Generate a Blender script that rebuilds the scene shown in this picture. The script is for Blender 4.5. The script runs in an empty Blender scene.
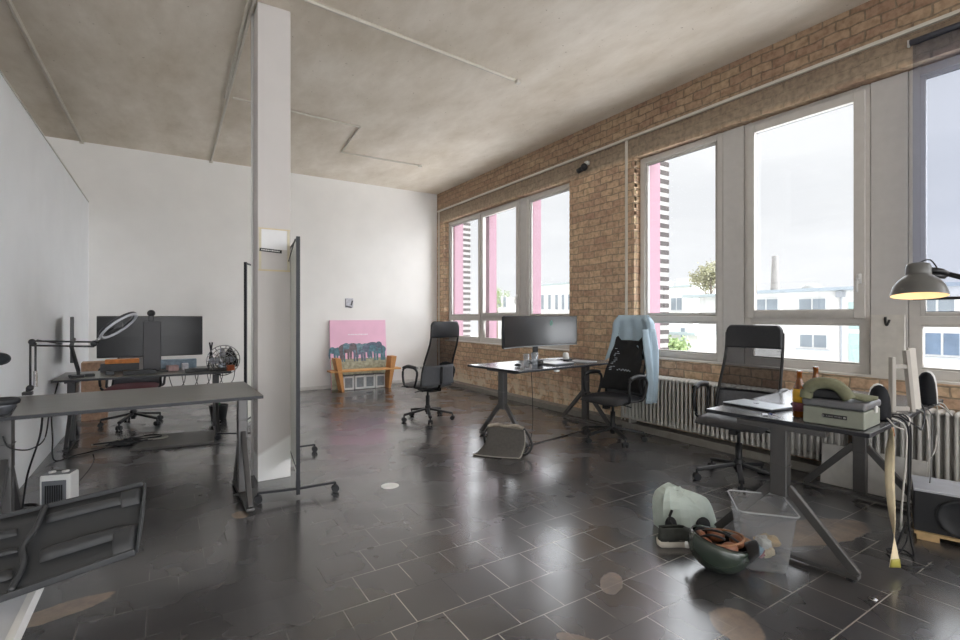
import bpy, bmesh, math, random
from mathutils import Vector, Matrix
random.seed(7)
C = bpy.context.scene.collection
PI = math.pi
# ---------------------------------------------------------------- camera calibration
TH = math.atan(314/492.0); FP = 492.0; EYE = 1.3
def _ray(px, py):
    u = (px-480)/FP; v = -(py-316)/FP
    return math.sin(TH)+u*math.cos(TH), math.cos(TH)-u*math.sin(TH), v
def onz(px, py, z=0.0):
    a = _ray(px, py); t = (z-EYE)/a[2]; return Vector((a[0]*t, a[1]*t, z))
def dep(px, py, t):
    a = _ray(px, py); return Vector((a[0]*t, a[1]*t, EYE+a[2]*t))
def onx(px, py, x):
    a = _ray(px, py); t = x/a[0]; return Vector((x, a[1]*t, EYE+a[2]*t))
def ony(px, py, y):
    a = _ray(px, py); t = y/a[1]; return Vector((a[0]*t, y, EYE+a[2]*t))
WX = 4.64; BY = 8.89; CZ = 3.766; PX = -0.93

# ---------------------------------------------------------------- materials
def srgb(c):
    return tuple((x/12.92 if x <= 0.04045 else ((x+0.055)/1.055)**2.4) for x in c[:3])
def hexc(h):
    return srgb([int(h[i:i+2], 16)/255 for i in (0, 2, 4)])
MATS = {}
def new_mat(name):
    m = bpy.data.materials.new(name); m.use_nodes = True
    nt = m.node_tree; nt.nodes.clear()
    out = nt.nodes.new('ShaderNodeOutputMaterial')
    return m, nt, out
def L(nt, a, b): nt.links.new(a, b)
def mat(name, col, rough=0.5, metal=0.0, var=0.08, scale=14.0, bump=0.0, spec=0.5, coat=0.0, stretch=None, emit=None, estr=1.0):
    """procedural material: a colour with soft noise variation"""
    if name in MATS: return MATS[name]
    if isinstance(col, str): col = hexc(col)
    m, nt, out = new_mat(name)
    b = nt.nodes.new('ShaderNodeBsdfPrincipled')
    tc = nt.nodes.new('ShaderNodeTexCoord'); n = nt.nodes.new('ShaderNodeTexNoise')
    n.inputs['Scale'].default_value = scale; n.inputs['Detail'].default_value = 4
    if stretch:
        mp = nt.nodes.new('ShaderNodeMapping'); mp.inputs['Scale'].default_value = stretch
        L(nt, tc.outputs['Object'], mp.inputs['Vector']); L(nt, mp.outputs[0], n.inputs['Vector'])
    else:
        L(nt, tc.outputs['Object'], n.inputs['Vector'])
    r = nt.nodes.new('ShaderNodeValToRGB')
    r.color_ramp.elements[0].position = 0.3; r.color_ramp.elements[1].position = 0.7
    r.color_ramp.elements[0].color = tuple(max(0, c*(1-var)) for c in col)+(1,)
    r.color_ramp.elements[1].color = tuple(min(1, c*(1+var)) for c in col)+(1,)
    L(nt, n.outputs['Fac'], r.inputs[0]); L(nt, r.outputs[0], b.inputs['Base Color'])
    b.inputs['Roughness'].default_value = rough; b.inputs['Metallic'].default_value = metal
    b.inputs['Specular IOR Level'].default_value = spec
    b.inputs['Coat Weight'].default_value = coat
    if bump:
        bp = nt.nodes.new('ShaderNodeBump'); bp.inputs['Strength'].default_value = bump; bp.inputs['Distance'].default_value = 0.01
        L(nt, n.outputs['Fac'], bp.inputs['Height']); L(nt, bp.outputs[0], b.inputs['Normal'])
    if emit is not None:
        b.inputs['Emission Color'].default_value = tuple(emit)+(1,); b.inputs['Emission Strength'].default_value = estr
    L(nt, b.outputs[0], out.inputs[0])
    MATS[name] = m
    return m
def glassy(name, tint, gloss=0.07, rough=0.02, haze=0.0, hazecol=(0.8, 0.8, 0.8)):
    """thin see-through sheet: transparent + mirror + a little scattering haze"""
    if name in MATS: return MATS[name]
    m, nt, out = new_mat(name)
    t = nt.nodes.new('ShaderNodeBsdfTransparent'); t.inputs[0].default_value = tuple(tint)+(1,)
    g = nt.nodes.new('ShaderNodeBsdfGlossy'); g.inputs['Roughness'].default_value = rough
    f = nt.nodes.new('ShaderNodeLayerWeight'); f.inputs['Blend'].default_value = 0.5
    pw = nt.nodes.new('ShaderNodeMath'); pw.operation = 'POWER'; pw.inputs[1].default_value = 5.0
    L(nt, f.outputs['Facing'], pw.inputs[0])
    mx = nt.nodes.new('ShaderNodeMixShader'); mm = nt.nodes.new('ShaderNodeMath'); mm.operation = 'MULTIPLY_ADD'
    mm.inputs[1].default_value = 0.7 if gloss > 0 else 0.0; mm.inputs[2].default_value = gloss
    mm.use_clamp = True
    L(nt, pw.outputs[0], mm.inputs[0]); L(nt, mm.outputs[0], mx.inputs[0]); L(nt, t.outputs[0], mx.inputs[1]); L(nt, g.outputs[0], mx.inputs[2])
    last = mx
    if haze:
        d = nt.nodes.new('ShaderNodeBsdfDiffuse'); d.inputs[0].default_value = tuple(hazecol)+(1,)
        tl = nt.nodes.new('ShaderNodeBsdfTranslucent'); tl.inputs[0].default_value = tuple(hazecol)+(1,)
        md = nt.nodes.new('ShaderNodeMixShader'); L(nt, d.outputs[0], md.inputs[1]); L(nt, tl.outputs[0], md.inputs[2])
        m2 = nt.nodes.new('ShaderNodeMixShader'); m2.inputs[0].default_value = haze
        L(nt, mx.outputs[0], m2.inputs[1]); L(nt, md.outputs[0], m2.inputs[2]); last = m2
    L(nt, last.outputs[0], out.inputs[0])
    MATS[name] = m
    return m

def brick_mat():
    m, nt, out = new_mat('brick_wall')
    b = nt.nodes.new('ShaderNodeBsdfPrincipled'); b.inputs['Roughness'].default_value = 0.9; b.inputs['Specular IOR Level'].default_value = 0.2
    tc = nt.nodes.new('ShaderNodeTexCoord'); sp = nt.nodes.new('ShaderNodeSeparateXYZ'); L(nt, tc.outputs['Object'], sp.inputs[0])
    cb = nt.nodes.new('ShaderNodeCombineXYZ')
    ad = nt.nodes.new('ShaderNodeMath'); ad.operation = 'ADD'; L(nt, sp.outputs['X'], ad.inputs[0]); L(nt, sp.outputs['Y'], ad.inputs[1])
    L(nt, ad.outputs[0], cb.inputs[0]); L(nt, sp.outputs['Z'], cb.inputs[1])
    # slight wobble of the courses
    wn = nt.nodes.new('ShaderNodeTexNoise'); wn.inputs['Scale'].default_value = 6; L(nt, tc.outputs['Object'], wn.inputs['Vector'])
    vm = nt.nodes.new('ShaderNodeVectorMath'); vm.operation = 'MULTIPLY_ADD'; vm.inputs[1].default_value = (0.05, 0.045, 0)
    L(nt, wn.outputs['Color'], vm.inputs[0]); L(nt, cb.outputs[0], vm.inputs[2])
    br = nt.nodes.new('ShaderNodeTexBrick'); L(nt, vm.outputs[0], br.inputs['Vector'])
    br.inputs['Scale'].default_value = 1.0; br.inputs['Brick Width'].default_value = 0.2; br.inputs['Row Height'].default_value = 0.083
    br.inputs['Mortar Size'].default_value = 0.007; br.inputs['Mortar Smooth'].default_value = 0.3; br.inputs['Bias'].default_value = 0.0
    br.inputs['Color1'].default_value = hexc('ecd0ae')+(1,); br.inputs['Color2'].default_value = hexc('c8a48e')+(1,)
    br.inputs['Mortar'].default_value = hexc('a49886')+(1,)
    n1 = nt.nodes.new('ShaderNodeTexNoise'); n1.inputs['Scale'].default_value = 1.3; n1.inputs['Detail'].default_value = 4; n1.inputs['Roughness'].default_value = 0.5
    L(nt, tc.outputs['Object'], n1.inputs['Vector'])
    n2 = nt.nodes.new('ShaderNodeTexNoise'); n2.inputs['Scale'].default_value = 24; n2.inputs['Detail'].default_value = 6
    L(nt, tc.outputs['Object'], n2.inputs['Vector'])
    r1 = nt.nodes.new('ShaderNodeValToRGB'); r1.color_ramp.elements[0].position = .35; r1.color_ramp.elements[1].position = .62
    r1.color_ramp.elements[0].color = hexc('e2caa8')+(1,); r1.color_ramp.elements[1].color = hexc('bc9e88')+(1,)
    e = r1.color_ramp.elements.new(.5); e.color = hexc('d8bc9c')+(1,)
    L(nt, n1.outputs['Fac'], r1.inputs[0])
    mx = nt.nodes.new('ShaderNodeMix'); mx.data_type = 'RGBA'; mx.inputs[0].default_value = 0.25
    L(nt, br.outputs['Color'], mx.inputs[6]); L(nt, r1.outputs[0], mx.inputs[7])
    mul = nt.nodes.new('ShaderNodeMix'); mul.data_type = 'RGBA'; mul.blend_type = 'MULTIPLY'; mul.inputs[0].default_value = 0.75
    r2 = nt.nodes.new('ShaderNodeValToRGB'); r2.color_ramp.elements[0].position = .32; r2.color_ramp.elements[1].position = .6
    r2.color_ramp.elements[0].color = (.60, .57, .55, 1); r2.color_ramp.elements[1].color = (1, 1, 1, 1)
    L(nt, n2.outputs['Fac'], r2.inputs[0]); L(nt, mx.outputs[2], mul.inputs[6]); L(nt, r2.outputs[0], mul.inputs[7])
    # plain cement render band over the lintels
    lt = nt.nodes.new('ShaderNodeMapRange'); lt.inputs['From Min'].default_value = 3.50; lt.inputs['From Max'].default_value = 3.34
    L(nt, sp.outputs['Z'], lt.inputs['Value'])
    lb = nt.nodes.new('ShaderNodeMapRange'); lb.inputs['From Min'].default_value = 3.14; lb.inputs['From Max'].default_value = 3.2
    L(nt, sp.outputs['Z'], lb.inputs['Value'])
    pr = nt.nodes.new('ShaderNodeMath'); pr.operation = 'MULTIPLY'; L(nt, lt.outputs[0], pr.inputs[0]); L(nt, lb.outputs[0], pr.inputs[1])
    pm = nt.nodes.new('ShaderNodeMath'); pm.operation = 'MULTIPLY'; pm.inputs[1].default_value = 0.88; L(nt, pr.outputs[0], pm.inputs[0])
    rl = nt.nodes.new('ShaderNodeValToRGB'); rl.color_ramp.elements[0].position = .3; rl.color_ramp.elements[1].position = .7
    rl.color_ramp.elements[0].color = hexc('9c8f80')+(1,); rl.color_ramp.elements[1].color = hexc('bfae98')+(1,)
    L(nt, n2.outputs['Fac'], rl.inputs[0])
    ml = nt.nodes.new('ShaderNodeMix'); ml.data_type = 'RGBA'; L(nt, pm.outputs[0], ml.inputs[0]); L(nt, mul.outputs[2], ml.inputs[6]); L(nt, rl.outputs[0], ml.inputs[7])
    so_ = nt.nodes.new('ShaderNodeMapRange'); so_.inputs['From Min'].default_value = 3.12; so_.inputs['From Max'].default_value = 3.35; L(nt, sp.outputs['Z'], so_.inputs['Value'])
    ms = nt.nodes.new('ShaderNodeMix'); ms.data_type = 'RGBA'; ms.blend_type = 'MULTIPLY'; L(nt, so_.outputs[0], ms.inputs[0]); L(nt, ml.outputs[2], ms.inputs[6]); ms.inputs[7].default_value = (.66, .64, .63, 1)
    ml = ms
    # crumbled lime remains low on the wall
    lo = nt.nodes.new('ShaderNodeMapRange'); lo.inputs['From Min'].default_value = 0.5; lo.inputs['From Max'].default_value = 0.05
    L(nt, sp.outputs['Z'], lo.inputs['Value'])
    n3 = nt.nodes.new('ShaderNodeTexNoise'); n3.inputs['Scale'].default_value = 7; n3.inputs['Detail'].default_value = 8
    L(nt, tc.outputs['Object'], n3.inputs['Vector'])
    r3 = nt.nodes.new('ShaderNodeValToRGB'); r3.color_ramp.elements[0].position = .45; r3.color_ramp.elements[1].position = .56
    L(nt, n3.outputs['Fac'], r3.inputs[0])
    pl = nt.nodes.new('ShaderNodeMath'); pl.operation = 'MULTIPLY'; L(nt, lo.outputs[0], pl.inputs[0]); L(nt, r3.outputs[0], pl.inputs[1])
    m4 = nt.nodes.new('ShaderNodeMix'); m4.data_type = 'RGBA'; L(nt, pl.outputs[0], m4.inputs[0]); L(nt, ml.outputs[2], m4.inputs[6]); m4.inputs[7].default_value = hexc('e6dac4')+(1,)
    L(nt, m4.outputs[2], b.inputs['Base Color'])
    bp = nt.nodes.new('ShaderNodeBump'); bp.inputs['Strength'].default_value = 0.8; bp.inputs['Distance'].default_value = 0.012
    inv = nt.nodes.new('ShaderNodeMath'); inv.operation = 'SUBTRACT'; inv.inputs[0].default_value = 1.0; L(nt, br.outputs['Fac'], inv.inputs[1])
    ah = nt.nodes.new('ShaderNodeMath'); ah.operation = 'ADD'; L(nt, inv.outputs[0], ah.inputs[0]); L(nt, n2.outputs['Fac'], ah.inputs[1])
    L(nt, ah.outputs[0], bp.inputs['Height']); L(nt, bp.outputs[0], b.inputs['Normal'])
    L(nt, b.outputs[0], out.inputs[0]); return m

# worn-through paint patches on the floor: (x, y, rx, ry, rotation)
PATCH = [(1.83, 1.67, .10, .055, .7), (2.02, 1.17, .13, .10, .9), (-.40, 2.83, .19, .07, .25), (.405, 3.56, .05, .06, .2),
         (3.28, 1.42, .42, .15, -.25), (1.40, 1.44, .10, .035, -1.0)]
def floor_mat():
    m, nt, out = new_mat('floor_tiles')
    N = nt.nodes.new
    def math_(op, a, b=None, clamp=False):
        q = N('ShaderNodeMath'); q.operation = op; q.use_clamp = clamp
        for i, v in enumerate((a, b)):
            if v is None: continue
            if isinstance(v, (int, float)): q.inputs[i].default_value = v
            else: L(nt, v, q.inputs[i])
        return q.outputs[0]
    b = N('ShaderNodeBsdfPrincipled')
    tc = N('ShaderNodeTexCoord')
    mp = N('ShaderNodeMapping'); mp.inputs['Location'].default_value = (-.906+.49-.1215, -1.907+.5, 0); L(nt, tc.outputs['Object'], mp.inputs['Vector'])
    br = N('ShaderNodeTexBrick'); L(nt, mp.outputs[0], br.inputs['Vector'])
    br.inputs['Scale'].default_value = 1; br.inputs['Brick Width'].default_value = .243; br.inputs['Row Height'].default_value = .25
    br.inputs['Mortar Size'].default_value = .0028; br.inputs['Mortar Smooth'].default_value = .2
    br.inputs['Color1'].default_value = hexc('48464a')+(1,); br.inputs['Color2'].default_value = hexc('3a393c')+(1,)
    br.inputs['Mortar'].default_value = (0, 0, 0, 1)
    n1 = N('ShaderNodeTexNoise'); n1.inputs['Scale'].default_value = .8; n1.inputs['Detail'].default_value = 2; n1.inputs['Roughness'].default_value = .5
    L(nt, tc.outputs['Object'], n1.inputs['Vector'])
    r1 = N('ShaderNodeValToRGB'); r1.color_ramp.elements[0].position = .2; r1.color_ramp.elements[1].position = .8
    r1.color_ramp.elements[0].color = hexc('37383b')+(1,); r1.color_ramp.elements[1].color = hexc('55514e')+(1,)
    L(nt, n1.outputs['Fac'], r1.inputs[0])
    mx = N('ShaderNodeMix'); mx.data_type = 'RGBA'; mx.inputs[0].default_value = .55
    n2 = N('ShaderNodeTexNoise'); n2.inputs['Scale'].default_value = 4; n2.inputs['Detail'].default_value = 10; n2.inputs['Roughness'].default_value = .7
    L(nt, tc.outputs['Object'], n2.inputs['Vector'])
    L(nt, br.outputs['Color'], mx.inputs[6]); L(nt, r1.outputs[0], mx.inputs[7])
    # tiles without the joint colour (second brick node, zero mortar)
    br2 = N('ShaderNodeTexBrick'); L(nt, mp.outputs[0], br2.inputs['Vector'])
    br2.inputs['Scale'].default_value = 1; br2.inputs['Brick Width'].default_value = .243; br2.inputs['Row Height'].default_value = .25
    br2.inputs['Mortar Size'].default_value = 0
    br2.inputs['Color1'].default_value = hexc('4a4a4e')+(1,); br2.inputs['Color2'].default_value = hexc('36363a')+(1,)
    L(nt, br2.outputs['Color'], mx.inputs[6])
    # joints: pale where filler is exposed, dark elsewhere, often painted over
    n3 = N('ShaderNodeTexNoise'); n3.inputs['Scale'].default_value = 2.6; n3.inputs['Detail'].default_value = 2; L(nt, tc.outputs['Object'], n3.inputs['Vector'])
    jr = N('ShaderNodeValToRGB'); jr.color_ramp.elements[0].position = .42; jr.color_ramp.elements[1].position = .5
    jr.color_ramp.elements[0].color = hexc('1b1a1a')+(1,); jr.color_ramp.elements[1].color = hexc('b4afa6')+(1,)
    L(nt, n3.outputs['Fac'], jr.inputs[0])
    n4 = N('ShaderNodeTexNoise'); n4.inputs['Scale'].default_value = 1.3; n4.inputs['Detail'].default_value = 3
    m5 = N('ShaderNodeMapping'); m5.inputs['Location'].default_value = (3.1, 7.7, 0); L(nt, tc.outputs['Object'], m5.inputs['Vector']); L(nt, m5.outputs[0], n4.inputs['Vector'])
    vis = N('ShaderNodeMapRange'); vis.inputs['From Min'].default_value = .44; vis.inputs['From Max'].default_value = .54; L(nt, n4.outputs['Fac'], vis.inputs['Value'])
    # the paint lies thicker on the joints towards the back and the left of the room
    sp = N('ShaderNodeSeparateXYZ'); L(nt, tc.outputs['Object'], sp.inputs[0])
    bk = N('ShaderNodeMapRange'); bk.inputs['From Min'].default_value = 3.2; bk.inputs['From Max'].default_value = 2.3; L(nt, sp.outputs['Y'], bk.inputs['Value'])
    lf = N('ShaderNodeMapRange'); lf.inputs['From Min'].default_value = .3; lf.inputs['From Max'].default_value = .9; L(nt, sp.outputs['X'], lf.inputs['Value'])
    w = math_('MULTIPLY', bk.outputs[0], lf.outputs[0])
    vsum = math_('MAXIMUM', math_('MULTIPLY', vis.outputs[0], .2), math_('MULTIPLY', w, .9), True)
    v2 = math_('MULTIPLY', vsum, math_('MAXIMUM', vis.outputs[0], math_('MULTIPLY', w, .8)))
    jf = math_('MULTIPLY', br.outputs['Fac'], v2)
    m2 = N('ShaderNodeMix'); m2.data_type = 'RGBA'; L(nt, jf, m2.inputs[0]); L(nt, mx.outputs[2], m2.inputs[6]); L(nt, jr.outputs[0], m2.inputs[7])
    # scuffs
    sc = N('ShaderNodeValToRGB'); sc.color_ramp.elements[0].position = .56; sc.color_ramp.elements[1].position = .78
    L(nt, n2.outputs['Fac'], sc.inputs[0])
    m3 = N('ShaderNodeMix'); m3.data_type = 'RGBA'; L(nt, math_('MULTIPLY', sc.outputs[0], .12), m3.inputs[0]); L(nt, m2.outputs[2], m3.inputs[6]); m3.inputs[7].default_value = hexc('8a8078')+(1,)
    # patches
    tot = None
    for (x, y, rx, ry, rot) in PATCH:
        q = N('ShaderNodeMapping'); q.vector_type = 'TEXTURE'
        q.inputs['Location'].default_value = (x, y, 0); q.inputs['Rotation'].default_value = (0, 0, rot); q.inputs['Scale'].default_value = (rx, ry, 1)
        wob = N('ShaderNodeVectorMath'); wob.operation = 'MULTIPLY_ADD'; wob.inputs[1].default_value = (.09, .09, 0)
        L(nt, n2.outputs['Color'], wob.inputs[0]); L(nt, tc.outputs['Object'], wob.inputs[2])
        sb = N('ShaderNodeVectorMath'); sb.operation = 'SUBTRACT'; sb.inputs[1].default_value = (.045, .045, 0); L(nt, wob.outputs[0], sb.inputs[0])
        L(nt, sb.outputs[0], q.inputs['Vector'])
        ln = N('ShaderNodeVectorMath'); ln.operation = 'LENGTH'; L(nt, q.outputs[0], ln.inputs[0])
        mr = N('ShaderNodeMapRange'); mr.inputs['From Min'].default_value = 1.06; mr.inputs['From Max'].default_value = .96; L(nt, ln.outputs['Value'], mr.inputs['Value'])
        tot = mr.outputs[0] if tot is None else math_('MAXIMUM', tot, mr.outputs[0])
    pr = N('ShaderNodeValToRGB'); pr.color_ramp.elements[0].position = .35; pr.color_ramp.elements[1].position = .62
    pr.color_ramp.elements[0].color = hexc('a08a74')+(1,); pr.color_ramp.elements[1].color = hexc('6e625c')+(1,)
    L(nt, n2.outputs['Fac'], pr.inputs[0])
    m4 = N('ShaderNodeMix'); m4.data_type = 'RGBA'; L(nt, math_('MULTIPLY', tot, .85), m4.inputs[0]); L(nt, m3.outputs[2], m4.inputs[6]); L(nt, pr.outputs[0], m4.inputs[7])
    L(nt, m4.outputs[2], b.inputs['Base Color'])
    n5 = N('ShaderNodeTexNoise'); n5.inputs['Scale'].default_value = 2.3; n5.inputs['Detail'].default_value = 3; n5.inputs['Roughness'].default_value = .45; L(nt, tc.outputs['Object'], n5.inputs['Vector'])
    rr = N('ShaderNodeMapRange'); rr.inputs['From Min'].default_value = .3; rr.inputs['From Max'].default_value = .7; rr.inputs['To Min'].default_value = .20; rr.inputs['To Max'].default_value = .34; L(nt, n5.outputs['Fac'], rr.inputs['Value'])
    rq = math_('ADD', rr.outputs[0], math_('MULTIPLY', tot, .15)); L(nt, rq, b.inputs['Roughness'])
    b.inputs['Specular IOR Level'].default_value = .9; b.inputs['Coat Weight'].default_value = .55; b.inputs['Coat Roughness'].default_value = .16
    bp = N('ShaderNodeBump'); bp.inputs['Strength'].default_value = .22; bp.inputs['Distance'].default_value = .004
    hh = math_('SUBTRACT', math_('MULTIPLY', n5.outputs['Fac'], 2.2), math_('MULTIPLY', br.outputs['Fac'], v2))
    L(nt, hh, bp.inputs['Height']); L(nt, bp.outputs[0], b.inputs['Normal'])
    L(nt, b.outputs[0], out.inputs[0]); return m

def ceiling_mat():
    m, nt, out = new_mat('ceiling_concrete')
    N = nt.nodes.new
    b = N('ShaderNodeBsdfPrincipled'); b.inputs['Roughness'].default_value = .95; b.inputs['Specular IOR Level'].default_value = .1
    tc = N('ShaderNodeTexCoord')
    n1 = N('ShaderNodeTexNoise'); n1.inputs['Scale'].default_value = 2.2; n1.inputs['Detail'].default_value = 9; n1.inputs['Roughness'].default_value = .65
    mp = N('ShaderNodeMapping'); mp.inputs['Scale'].default_value = (1, .45, 1); mp.inputs['Rotation'].default_value = (0, 0, .5)
    L(nt, tc.outputs['Object'], mp.inputs['Vector']); L(nt, mp.outputs[0], n1.inputs['Vector'])
    r = N('ShaderNodeValToRGB'); r.color_ramp.elements[0].position = .33; r.color_ramp.elements[1].position = .68
    r.color_ramp.elements[0].color = hexc('d6cab8')+(1,); r.color_ramp.elements[1].color = hexc('efe6d9')+(1,)
    L(nt, n1.outputs['Fac'], r.inputs[0])
    n2 = N('ShaderNodeTexNoise'); n2.inputs['Scale'].default_value = 30; n2.inputs['Detail'].default_value = 2; L(nt, tc.outputs['Object'], n2.inputs['Vector'])
    r2 = N('ShaderNodeValToRGB'); r2.color_ramp.elements[0].position = .24; r2.color_ramp.elements[1].position = .30
    r2.color_ramp.elements[0].color = (.6, .55, .5, 1); r2.color_ramp.elements[1].color = (1, 1, 1, 1); L(nt, n2.outputs['Fac'], r2.inputs[0])
    mx = N('ShaderNodeMix'); mx.data_type = 'RGBA'; mx.blend_type = 'MULTIPLY'; mx.inputs[0].default_value = 1
    L(nt, r.outputs[0], mx.inputs[6]); L(nt, r2.outputs[0], mx.inputs[7]); L(nt, mx.outputs[2], b.inputs['Base Color'])
    bp = N('ShaderNodeBump'); bp.inputs['Strength'].default_value = .25; bp.inputs['Distance'].default_value = .02
    L(nt, n1.outputs['Fac'], bp.inputs['Height']); L(nt, bp.outputs[0], b.inputs['Normal'])
    L(nt, b.outputs[0], out.inputs[0]); return m

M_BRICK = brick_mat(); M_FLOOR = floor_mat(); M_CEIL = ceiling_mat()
M_WALL = mat('white_wall_paint', 'f1efec', .85, var=.02, scale=3, bump=.05, spec=.2)
M_WALLB = mat('cool_white_wall_paint', 'f4f6f9', .8, var=.02, scale=3, bump=.05, spec=.2)
M_FRAME = mat('window_frame_grey', 'd2cec9', .45, var=.03)
M_PANEL = mat('window_panel_grey', 'cfccc9', .5, var=.03)
M_WOODFR = mat('window_frame_beige', 'c2ab94', .5, var=.05)
M_GLASS = glassy('window_glass', (.97, .98, .99), gloss=.04)
M_DESK = mat('desk_laminate', '626366', .24, spec=.9, var=.10, scale=5, stretch=(1, 8, 1))
M_DESKL = mat('desk_laminate_green_grey', '676660', .34, spec=.7, var=.12, scale=5, stretch=(1, 9, 1))
M_EDGE = mat('desk_edge', '26282e', .5)
M_STEEL = mat('desk_leg_steel', '5f5e5e', .38, metal=.55, var=.05)
M_STEELD = mat('dark_leg_steel', '454547', .4, metal=.4, var=.05)
M_BLACK = mat('black_plastic', '1c1d20', .4, var=.1)
M_BLACKM = mat('matt_black_plastic', '222428', .6, var=.1)
M_LEATH = mat('black_leather', '292a2e', .42, var=.12, scale=60, bump=.15)
M_GREYFAB = mat('grey_chair_fabric', '5c5e63', .75, var=.1, scale=80, bump=.1)
M_MESH = glassy('chair_mesh', (.46, .46, .47), gloss=.01, rough=.5, haze=.42, hazecol=hexc('2b2c30'))
M_CHROME = mat('chrome', 'b8b8ba', .2, metal=1, var=.03)
M_WHITE = mat('white_plastic', 'e4e4e2', .4, var=.02)
M_WHITEP = mat('white_pipe_paint', 'd9d3c8', .5, var=.04)
M_WOOD = mat('pine_wood', 'd49a5c', .5, var=.16, scale=7, stretch=(1, 1, 12))
M_RAD = mat('radiator_grey', 'c6c4bf', .38, var=.06)
M_SCREEN = mat('monitor_screen', '202328', .24, var=.05, spec=1.0)
M_MONBACK = mat('monitor_back', '2a2b2e', .38, var=.06)

# ---------------------------------------------------------------- mesh helpers
def box(bm, c, s, R=None):
    vs = []
    for dx in (-.5, .5):
        for dy in (-.5, .5):
            for dz in (-.5, .5):
                v = Vector((dx*s[0], dy*s[1], dz*s[2]))
                if R is not None: v = R @ v
                vs.append(bm.verts.new(Vector(c)+v))
    for f in ((0, 1, 3, 2), (4, 6, 7, 5), (0, 4, 5, 1), (2, 3, 7, 6), (0, 2, 6, 4), (1, 5, 7, 3)):
        bm.faces.new([vs[i] for i in f])
    return vs
def bxx(bm, x0, x1, y0, y1, z0, z1): return box(bm, ((x0+x1)/2, (y0+y1)/2, (z0+z1)/2), (abs(x1-x0), abs(y1-y0), abs(z1-z0)))
def frame_at(d, up=None):
    d = d.normalized(); up = up or (Vector((0, 0, 1)) if abs(d.z) < .95 else Vector((1, 0, 0)))
    a = d.cross(up).normalized(); b = a.cross(d).normalized(); return a, b
def tube(bm, pts, r, n=8, closed=False, cap=True):
    pts = [Vector(p) for p in pts]; rings = []
    N = len(pts)
    for i, p in enumerate(pts):
        if closed: d = pts[(i+1) % N]-pts[i-1]
        else: d = pts[min(i+1, N-1)]-pts[max(i-1, 0)]
        a, b = frame_at(d)
        rr = r[i] if isinstance(r, (list, tuple)) else r
        rings.append([bm.verts.new(p+(a*math.cos(t)+b*math.sin(t))*rr) for t in [2*PI*k/n for k in range(n)]])
    for i in range(N if closed else N-1):
        A, B = rings[i], rings[(i+1) % N]
        for k in range(n): bm.faces.new((A[k], A[(k+1) % n], B[(k+1) % n], B[k]))
    if not closed and cap:
        bm.faces.new(rings[0][::-1]); bm.faces.new(rings[-1])
def bar(bm, p0, p1, w, t, up=None):
    p0 = Vector(p0); p1 = Vector(p1); a, b = frame_at(p1-p0, up)
    R = [[bm.verts.new(p+a*sx*w/2+b*sy*t/2) for sx, sy in ((-1, -1), (1, -1), (1, 1), (-1, 1))] for p in (p0, p1)]
    for k in range(4): bm.faces.new((R[0][k], R[0][(k+1) % 4], R[1][(k+1) % 4], R[1][k]))
    bm.faces.new(R[0][::-1]); bm.faces.new(R[1])
def lathe(bm, prof, n=24, o=(0, 0, 0), R=None):
    o = Vector(o); rings = []
    for (r, z) in prof:
        ring = []
        for k in range(n):
            t = 2*PI*k/n; v = Vector((r*math.cos(t), r*math.sin(t), z))
            if R is not None: v = R @ v
            ring.append(bm.verts.new(o+v))
        rings.append(ring)
    for A, B in zip(rings, rings[1:]):
        for k in range(n): bm.faces.new((A[k], A[(k+1) % n], B[(k+1) % n], B[k]))
    if prof[0][0] > 1e-5: bm.faces.new(rings[0][::-1])
    if prof[-1][0] > 1e-5: bm.faces.new(rings[-1])
def grid(bm, fn, nu, nv):
    V = [[bm.verts.new(fn(i/nu, j/nv)) for j in range(nv+1)] for i in range(nu+1)]
    for i in range(nu):
        for j in range(nv): bm.faces.new((V[i][j], V[i+1][j], V[i+1][j+1], V[i][j+1]))
    return V
def blob(bm, c, s, seg=16, ring=10, R=None):
    m = Matrix.Translation(Vector(c)) @ (R.to_4x4() if R is not None else Matrix.Identity(4)) @ Matrix.Diagonal((s[0], s[1], s[2], 1))
    bmesh.ops.create_uvsphere(bm, u_segments=seg, v_segments=ring, radius=1, matrix=m)
def curve_pts(P, n=8):
    """Catmull-Rom through the points"""
    P = [Vector(p) for p in P]; Q = [P[0]]+P+[P[-1]]; out = []
    for i in range(1, len(Q)-2):
        for k in range(n):
            t = k/n; a, b, c, d = Q[i-1], Q[i], Q[i+1], Q[i+2]
            out.append(.5*((2*b)+(c-a)*t+(2*a-5*b+4*c-d)*t*t+(3*b-a-3*c+d)*t**3))
    out.append(P[-1]); return out
def obj(name, bm, m, parent=None, smooth=False, bevel=0, solid=0, sub=0, seg=2, weld=True, loc=None, rz=None):
    if weld: bmesh.ops.remove_doubles(bm, verts=bm.verts, dist=1e-6)
    bmesh.ops.recalc_face_normals(bm, faces=bm.faces)
    me = bpy.data.meshes.new(name); bm.to_mesh(me); bm.free()
    for mm in (m if isinstance(m, (list, tuple)) else [m]): me.materials.append(mm)
    if smooth:
        for p in me.polygons: p.use_smooth = True
    o = bpy.data.objects.new(name, me); C.objects.link(o)
    if parent is not None: o.parent = parent
    if loc is not None: o.location = loc
    if rz is not None: o.rotation_euler = (0, 0, rz)
    if solid:
        k = o.modifiers.new('solid', 'SOLIDIFY'); k.thickness = solid; k.offset = 0
    if bevel:
        k = o.modifiers.new('bevel', 'BEVEL'); k.width = bevel; k.segments = seg; k.limit_method = 'ANGLE'; k.angle_limit = .6
        if smooth is False:
            for p in me.polygons: p.use_smooth = True
            try: k2 = o.modifiers.new('wn', 'WEIGHTED_NORMAL')
            except Exception: pass
    if sub:
        k = o.modifiers.new('sub', 'SUBSURF'); k.levels = sub; k.render_levels = sub
    return o
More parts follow.
